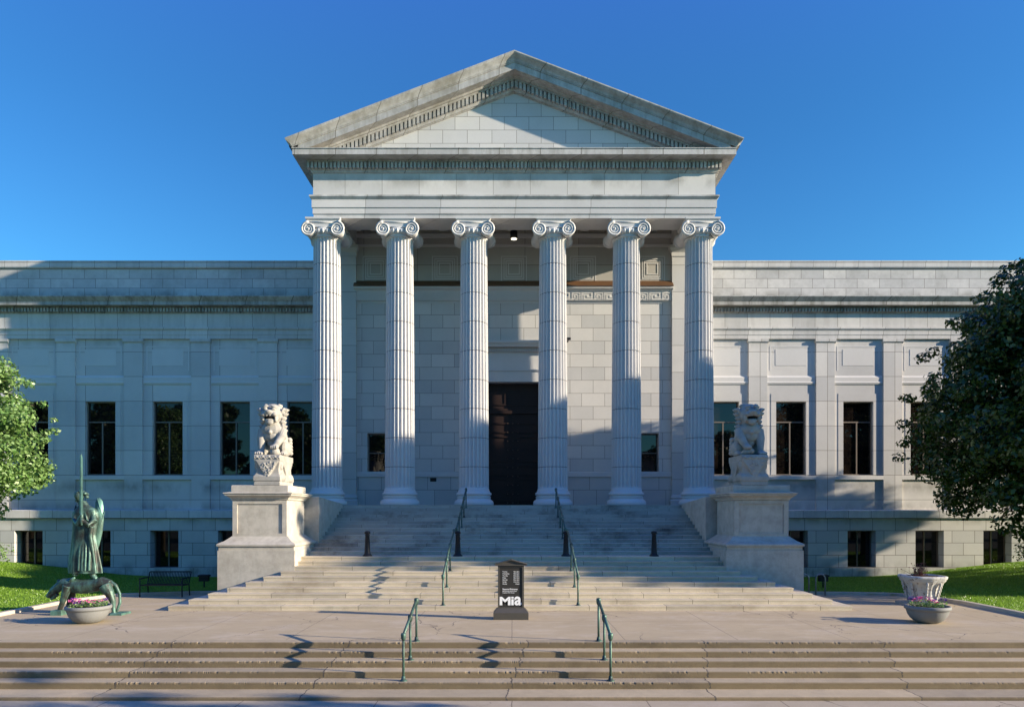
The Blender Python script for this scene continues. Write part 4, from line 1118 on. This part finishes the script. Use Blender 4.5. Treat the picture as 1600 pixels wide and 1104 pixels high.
    f.tube([P(133, 800, -.15), P(136, 812, -.18), P(143, 815, -.14)], .022, 6)
    for k, xx in enumerate((124, 129, 134, 140)): f.tube([P(xx + 2 - k, 846, -.15), P(xx, 868, -.185), P(xx - 1, 891, -.19)], [.015, .03, .035], 6)
    fig = link('figure', remeshed(f, 'figure', M['bronze'], .014, 1), root); fig.location = (0, 0, 0)
    # wings
    def wing_poly(pts, y, t, name):
        w = MB(); n = len(pts)
        vs = []; 
        cx = sum(p[0] for p in pts) / n; cy = sum(p[1] for p in pts) / n
        for sgn in (-1, 1):
            vs += [P(a, b2, y + sgn * t * .35) for a, b2 in pts] + [P(cx, cy, y + sgn * t)]
        fs = []
        for i in range(n):
            j = (i + 1) % n; fs += [(j, i, n), (n + 1 + i, n + 1 + j, 2 * n + 1), (i, j, n + 1 + j, n + 1 + i)]
        w.add(vs, fs, 0, True)
        for k in range(5):
            t_ = k / 5
            a = [(p0 * (1 - t_) + p1 * t_) for p0, p1 in zip(pts[2], pts[-3])]
            w.tube([P(a[0], a[1], y - t * .6), P(pts[n // 2][0] + (k - 2), pts[n // 2][1] - 6 - 2 * k, y - t * .5)], [.016, .008], 5)
        o = w.build(name, M['bronze']); o.parent = root
    wing_poly([(148, 800), (149, 784), (152, 778), (156, 777), (160, 782), (162, 792), (162, 812), (160, 832), (155, 852), (149, 868), (146, 874), (146, 850), (147, 825)], .10, .07, 'wing')
    wing_poly([(118, 788), (115, 798), (114, 815), (116, 832), (119, 848), (121, 838), (122, 815), (122, 795)], .12, .06, 'wing')
    # sword
    s_ = MB(); y = -.30
    a = P(127, 802, y); tip = P(127, 709.5, y); sh_ = P(127, 716, y); hw_ = .055; t = .022
    v = []
    for z, w_ in ((a[2], hw_), (sh_[2], hw_ * .8), (tip[2], .002)):
        v += [(a[0] - w_, y, z), (a[0], y - t, z), (a[0] + w_, y, z), (a[0], y + t, z)]
    fs = []
    for k in range(2):
        for i in range(4): j = (i + 1) % 4; fs.append((4 * k + i, 4 * k + j, 4 * k + 4 + j, 4 * k + 4 + i))
    s_.add(v, fs)
    s_.tube([P(127, 800, y), P(127.5, 820, y)], [.03, .026], 10)
    o = s_.build('sword', M['bronze']); o.parent = root
statue()

# ================================================================== BENCH, RACK, SMALL BOXES
def bench():
    x0, x1 = -13.22, -11.72; y0, y1 = 24.55, 25.15; xm = (x0 + x1) / 2
    root = empty('park_bench', (xm, 24.9, 0), 'black slatted metal bench in the shade left of the steps', 'bench')
    s_ = MB(); s_.box(x0 + .03, x1 - .03, y0 + .0, y0 + .03, .40, .45); s_.box(x0 + .03, x1 - .03, y1 - .1, y1 - .07, .38, .43)
    n = 26
    for i in range(n): x = x0 + .05 + (x1 - x0 - .13) * i / (n - 1); s_.box(x, x + .03, y0 + .03, y1 - .1, .425, .438)
    s_.build('seat', M['black'], root)
    b = MB()
    for i in range(n):
        x = x0 + .05 + (x1 - x0 - .13) * i / (n - 1)
        b.tube([(x + .015, y1 - .08, .44), (x + .015, y1 + .02, .62), (x + .015, y1 + .10, .84)], .014, 4, 0, False)
    b.tube([(x0 + .02, y1 + .10, .85), (x1 - .02, y1 + .10, .85)], .022, 8); b.build('backrest', M['black'], root)
    for x in (x0, x1):
        l = MB(); l.tube([(x, y0, 0), (x, y0, .64)], .022, 8); l.build('leg', M['black'], root)
        l = MB(); l.tube([(x, y1 - .02, 0), (x, y1 - .08, .43), (x, y1 + .10, .85)], .022, 8); l.build('leg', M['black'], root)
        a = MB(); a.tube([(x, y0 - .03, .645), (x, y1 - .0, .66)], .024, 8); a.tube([(x, y0, .41), (x, y1 - .08, .40)], .018, 8); a.build('armrest', M['black'], root)
bench()
def smallbox(x, y, z, w, label):
    root = empty('flood_light', (x, y, lawn_h(x, y)), label, 'floodlight', 'floodlights on the lawn')
    b = MB(); b.rectloft(x - w / 2, x + w / 2, y - .09, y + .09, [(0, z - .12), (.0, z + .06), (.03, z + .07), (.03, z + .13), (-.02, z + .15)]); b.build('housing', M['black'], root)
    p = MB(); p.tube([(x, y, lawn_h(x, y) - .05), (x, y, z - .1)], .03, 8); p.build('stake', M['black'], root)
smallbox(PX(319, 27.5), 27.5, .40, .36, 'small black floodlight box on the shaded lawn left of the steps')
smallbox(PX(1286, 27.5), 27.5, .40, .34, 'small black floodlight box on the lawn behind the bicycle loops')
def loop(x, y, label, rot=0.0):
    mb = MB(); w = .17; h = .78
    pts = [(-w, 0, 0), (-w, 0, h - w)] + [(-w * math.cos(a), 0, h - w + w * math.sin(a)) for a in np.linspace(.25, PI - .25, 9)] + [(w, 0, h - w), (w, 0, 0)]
    mb.tube(pts, .025, 10); o = mb.build('bicycle_rack', M['grey_steel'], None, (x, y, 0)); o.rotation_euler.z = rot
    tag(o, label, 'bicycle rack', 'hooped bicycle racks')
loop(PX(1282, 25.0), 25.0, 'grey steel hoop bicycle rack fully in view right of the right pedestal')
loop(PX(1256.5, 25.0), 25.0, 'grey steel hoop bicycle rack partly hidden behind the right pedestal')

# ================================================================== TREES
def leaves_mesh(name, pts, nrm, size, mat):
    n = len(pts)
    q = nrm + rng.normal(0, .55, (n, 3)); q /= np.linalg.norm(q, axis=1)[:, None] + 1e-9
    t = rng.normal(0, 1, (n, 3)); u = np.cross(q, t); u /= np.linalg.norm(u, axis=1)[:, None] + 1e-9
    w = np.cross(q, u)
    s = (size * rng.uniform(.5, 1.5, n))[:, None]
    a = pts - u * s; c = pts + u * s * 1.05; b1 = pts + w * s * .62 - u * s * .1 + q * s * .15; d = pts - w * s * .62 - u * s * .1 + q * s * .15
    V = np.stack([a, b1, c, d], 1).reshape(-1, 3)
    me = bpy.data.meshes.new(name); me.vertices.add(4 * n); me.vertices.foreach_set('co', V.ravel())
    me.loops.add(4 * n); me.loops.foreach_set('vertex_index', np.arange(4 * n, dtype=np.int32))
    me.polygons.add(n); me.polygons.foreach_set('loop_start', np.arange(0, 4 * n, 4, dtype=np.int32))
    me.update(calc_edges=True); me.materials.append(mat); return me
def tree(name, x, y, zg, prof, label, cat, mat, nclump, nleaf, size, crad=(.55, 1.05), tr=.28, group=None, squash=1.0, bias=.45, seed=1):
    """prof: list (z, radius)"""
    global rng
    rs = np.random.default_rng(seed)
    root = empty(name, (x, y, zg), label, cat, group)
    zs = [p[0] for p in prof]; rr = [p[1] for p in prof]
    cl = []
    k = 0
    while len(cl) < nclump and k < 20000:
        k += 1
        z = rs.uniform(zs[0], zs[-1]); r = np.interp(z, zs, rr)
        if rs.random() > (r / max(rr)) ** 1.1 + .05: continue
        cr = rs.uniform(*crad); a = rs.uniform(0, 2 * PI); d = max(0, r - cr * .75) * (rs.random() ** bias)
        cl.append((x + d * math.cos(a), y + d * math.sin(a) * squash, z, cr))
    for q in range(nclump // 4):
        z = rs.uniform(zs[0] + .2 * (zs[-1] - zs[0]), zs[-1]); rr_ = np.interp(z, zs, rr) * rs.uniform(.97, 1.09); a = rs.uniform(0, 2 * PI)
        cl.append((x + rr_ * math.cos(a), y + rr_ * math.sin(a), z, rs.uniform(.4, .6) * crad[0]))
    P_, N_ = [], []
    for (cx, cy, cz, cr) in cl:
        m_ = int(nleaf * (cr / 1.0) ** 2)
        d = rs.normal(0, 1, (m_, 3)); d /= np.linalg.norm(d, axis=1)[:, None]
        rad = cr * rs.uniform(.45, 1.12, m_) ** .8
        p = np.stack([cx + d[:, 0] * rad, cy + d[:, 1] * rad, cz + d[:, 2] * rad * .68], 1)
        nn = d.copy(); nn[:, 2] += .5
        P_.append(p); N_.append(nn)
    P_ = np.concatenate(P_); N_ = np.concatenate(N_)
    link('crown', leaves_mesh('crown', P_, N_, size, mat), root)
    t = MB(); zt = zs[-1] - .12 * (zs[-1] - zs[0])
    zf = zs[0] + .1 * (zs[-1] - zs[0])
    t.tube([(x, y, zg - .1), (x + .02, y, zg + .2), (x + .05, y, zf), (x - .1, y + .1, (zf + zt) / 2), (x, y, zt)], [tr * 1.4, tr * 1.05, tr * .85, tr * .5, tr * .12], 14)
    for (cx, cy, cz, cr) in cl[::max(1, len(cl) // 45)]:
        z0 = max(zf * .9 + .1 * cz, min(cz - .35 * math.hypot(cx - x, cy - y), zt)); 
        t.tube([(x, y, z0), ((x + cx) / 2, (y + cy) / 2, (z0 + cz) / 2 + .15), (cx * .88 + x * .12, cy * .88 + y * .12, cz * .92 + z0 * .08)], [tr * .33, tr * .2, .015], 6)
    t.build('trunk', M['bark'], root)
    return root
tree('maple_tree', 22.3, 25.7, .3, [(2.3, 3.2), (3.0, 5.0), (3.9, 6.3), (4.9, 6.6), (6.4, 6.6), (7.4, 6.4), (8.5, 6.1), (10.0, 5.6), (10.9, 4.8), (12.2, 3.6), (13.3, 1.2)],
     'large dark leafy tree on the right lawn shading the wing', 'tree', M['leafd'], 400, 520, .085, (.6, 1.2), .3, bias=.38, seed=4)
tree('leafy_tree', -21.4, 27.0, .3, [(3.0, 1.3), (3.6, 2.3), (4.8, 3.0), (6.2, 3.2), (7.6, 2.6), (8.6, 1.7), (9.4, .6)],
     'bright sunlit green tree at the left edge over the lawn', 'tree', M['leafl'], 130, 780, .072, (.4, .9), .14, seed=5)
tree('street_tree', 21.0, 3.2, -.74, [(1.0, 2.0), (2.4, 3.9), (5.5, 4.4), (8.5, 3.4), (10.5, 1.2)], 'street tree outside the right edge that shades the lowest steps', 'tree', M['leafd'], 90, 150, .17, (.8, 1.3), .25, seed=8)
tree('tall_tree', 40.0, 19.3, -.3, [(9.6, 4.4), (11.0, 6.0), (14.5, 6.3), (16.0, 5.7), (17.0, 4.3), (17.7, 2.9), (18.4, .8)], 'tall tree outside the right edge whose shade covers the stairs and column feet', 'tree', M['leafd'], 340, 260, .18, (.8, 1.3), .4, bias=.3, seed=21)
tree('tall_tree', 42.0, 25.5, -.3, [(7.4, 2.6), (9.0, 3.3), (11.5, 3.2), (13.0, 2.2), (13.8, .8)], 'smaller tree outside the right edge whose shade falls on the right wing', 'tree', M['leafd'], 75, 240, .17, (.7, 1.1), .25, seed=22)
tree('tall_tree', 44.0, 21.9, -.3, [(5.9, 3.2), (7.0, 4.4), (9.0, 4.2), (10.0, 2.5)], 'low spreading tree outside the right edge dappling the right lawn', 'tree', M['leafd'], 70, 200, .17, (.7, 1.1), .25, seed=31)
for i, (x_, h_) in enumerate(((-88, 21), (-74, 23), (-60, 20), (-47, 22), (-33, 18), (-20, 14), (-7, 12), (8, 13), (22, 12), (36, 14), (51, 13), (66, 15), (82, 14))):
    tree('street_tree', x_, -34 - 3 * (i % 2), -.76, [(2.5, 3.5), (5, 6.5), (h_ * .55, 7.6), (h_ * .8, 5.5), (h_, 1.5)], 'tree across the street behind the viewer, seen only as a dark reflection in the windows', 'tree', M['leafd'], 60, 60, .42, (1.4, 2.3), .4, 'trees across the street', seed=50 + i)
tree('shrub', PX(-3, 32.5), 32.5, .8, [(.75, .5), (1.1, .75), (1.5, .45)], 'small round green shrub at the far left by the wing wall', 'shrub', M['leafl'], 10, 300, .05, (.25, .4), .04, 'shrubs by the wing walls', seed=11)
tree('shrub', PX(1606, 32.0), 32.0, .9, [(.9, .7), (1.2, .95), (1.6, .5)], 'dark green shrub at the far right on top of the lawn', 'shrub', M['leafd'], 14, 300, .06, (.25, .45), .04, 'shrubs by the wing walls', seed=12)

# ================================================================== LIGHT, SKY, CAMERA
EL, AZ = 15.6, 104.2
sd = bpy.data.lights.new('sun', 'SUN'); sd.energy = 5.0; sd.angle = R(.5); sd.color = (1.0, .865, .66)
so_ = bpy.data.objects.new('sun', sd); C.objects.link(so_)
dirv = Vector((math.sin(R(AZ)) * math.cos(R(EL)), math.cos(R(AZ)) * math.cos(R(EL)), math.sin(R(EL))))
so_.rotation_euler = dirv.to_track_quat('Z', 'Y').to_euler(); so_.location = (30, -10, 30)
w = bpy.data.worlds.new('World'); scene.world = w; w.use_nodes = True
nt = w.node_tree; bg = nt.nodes['Background']; sk = nt.nodes.new('ShaderNodeTexSky'); sk.sky_type = 'NISHITA'
sk.sun_disc = False; sk.sun_elevation = R(EL); sk.sun_rotation = R(AZ); sk.air_density = 1.0; sk.dust_density = .3; sk.ozone_density = 2.5; sk.altitude = 300
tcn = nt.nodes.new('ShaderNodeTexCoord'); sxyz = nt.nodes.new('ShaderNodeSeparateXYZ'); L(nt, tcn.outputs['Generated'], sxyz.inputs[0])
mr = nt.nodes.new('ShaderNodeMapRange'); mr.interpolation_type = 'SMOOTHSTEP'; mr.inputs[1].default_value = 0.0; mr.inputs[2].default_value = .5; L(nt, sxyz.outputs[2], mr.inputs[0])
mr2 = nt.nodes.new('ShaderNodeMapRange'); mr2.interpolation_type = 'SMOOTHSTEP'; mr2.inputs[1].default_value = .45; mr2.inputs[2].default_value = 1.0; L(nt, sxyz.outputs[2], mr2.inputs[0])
tnt = mixc(nt, mr2.outputs[0], mixc(nt, mr.outputs[0], (.36, .87, .94), (.25, .68, 1.02)), (.62, .9, 2.4))  # zenith tint boosted above the frame as added blue fill for shaded surfaces
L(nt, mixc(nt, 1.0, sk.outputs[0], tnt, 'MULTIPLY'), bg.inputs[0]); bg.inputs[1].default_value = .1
cam = bpy.data.cameras.new('camera'); co_ = bpy.data.objects.new('camera', cam); C.objects.link(co_)
co_.location = (0, 0, EYE); co_.rotation_euler = (R(90), 0, 0)
cam.sensor_width = 36; cam.lens = 36 * F / 1600; cam.shift_x = 0; cam.shift_y = (HZ - 552) / 1600; cam.clip_end = 2000
scene.camera = co_
scene.view_settings.view_transform = 'Standard'; scene.view_settings.look = 'None'; scene.view_settings.gamma = 1
scene.view_settings.exposure = 1.19
scene.render.resolution_x = 1024; scene.render.resolution_y = 706
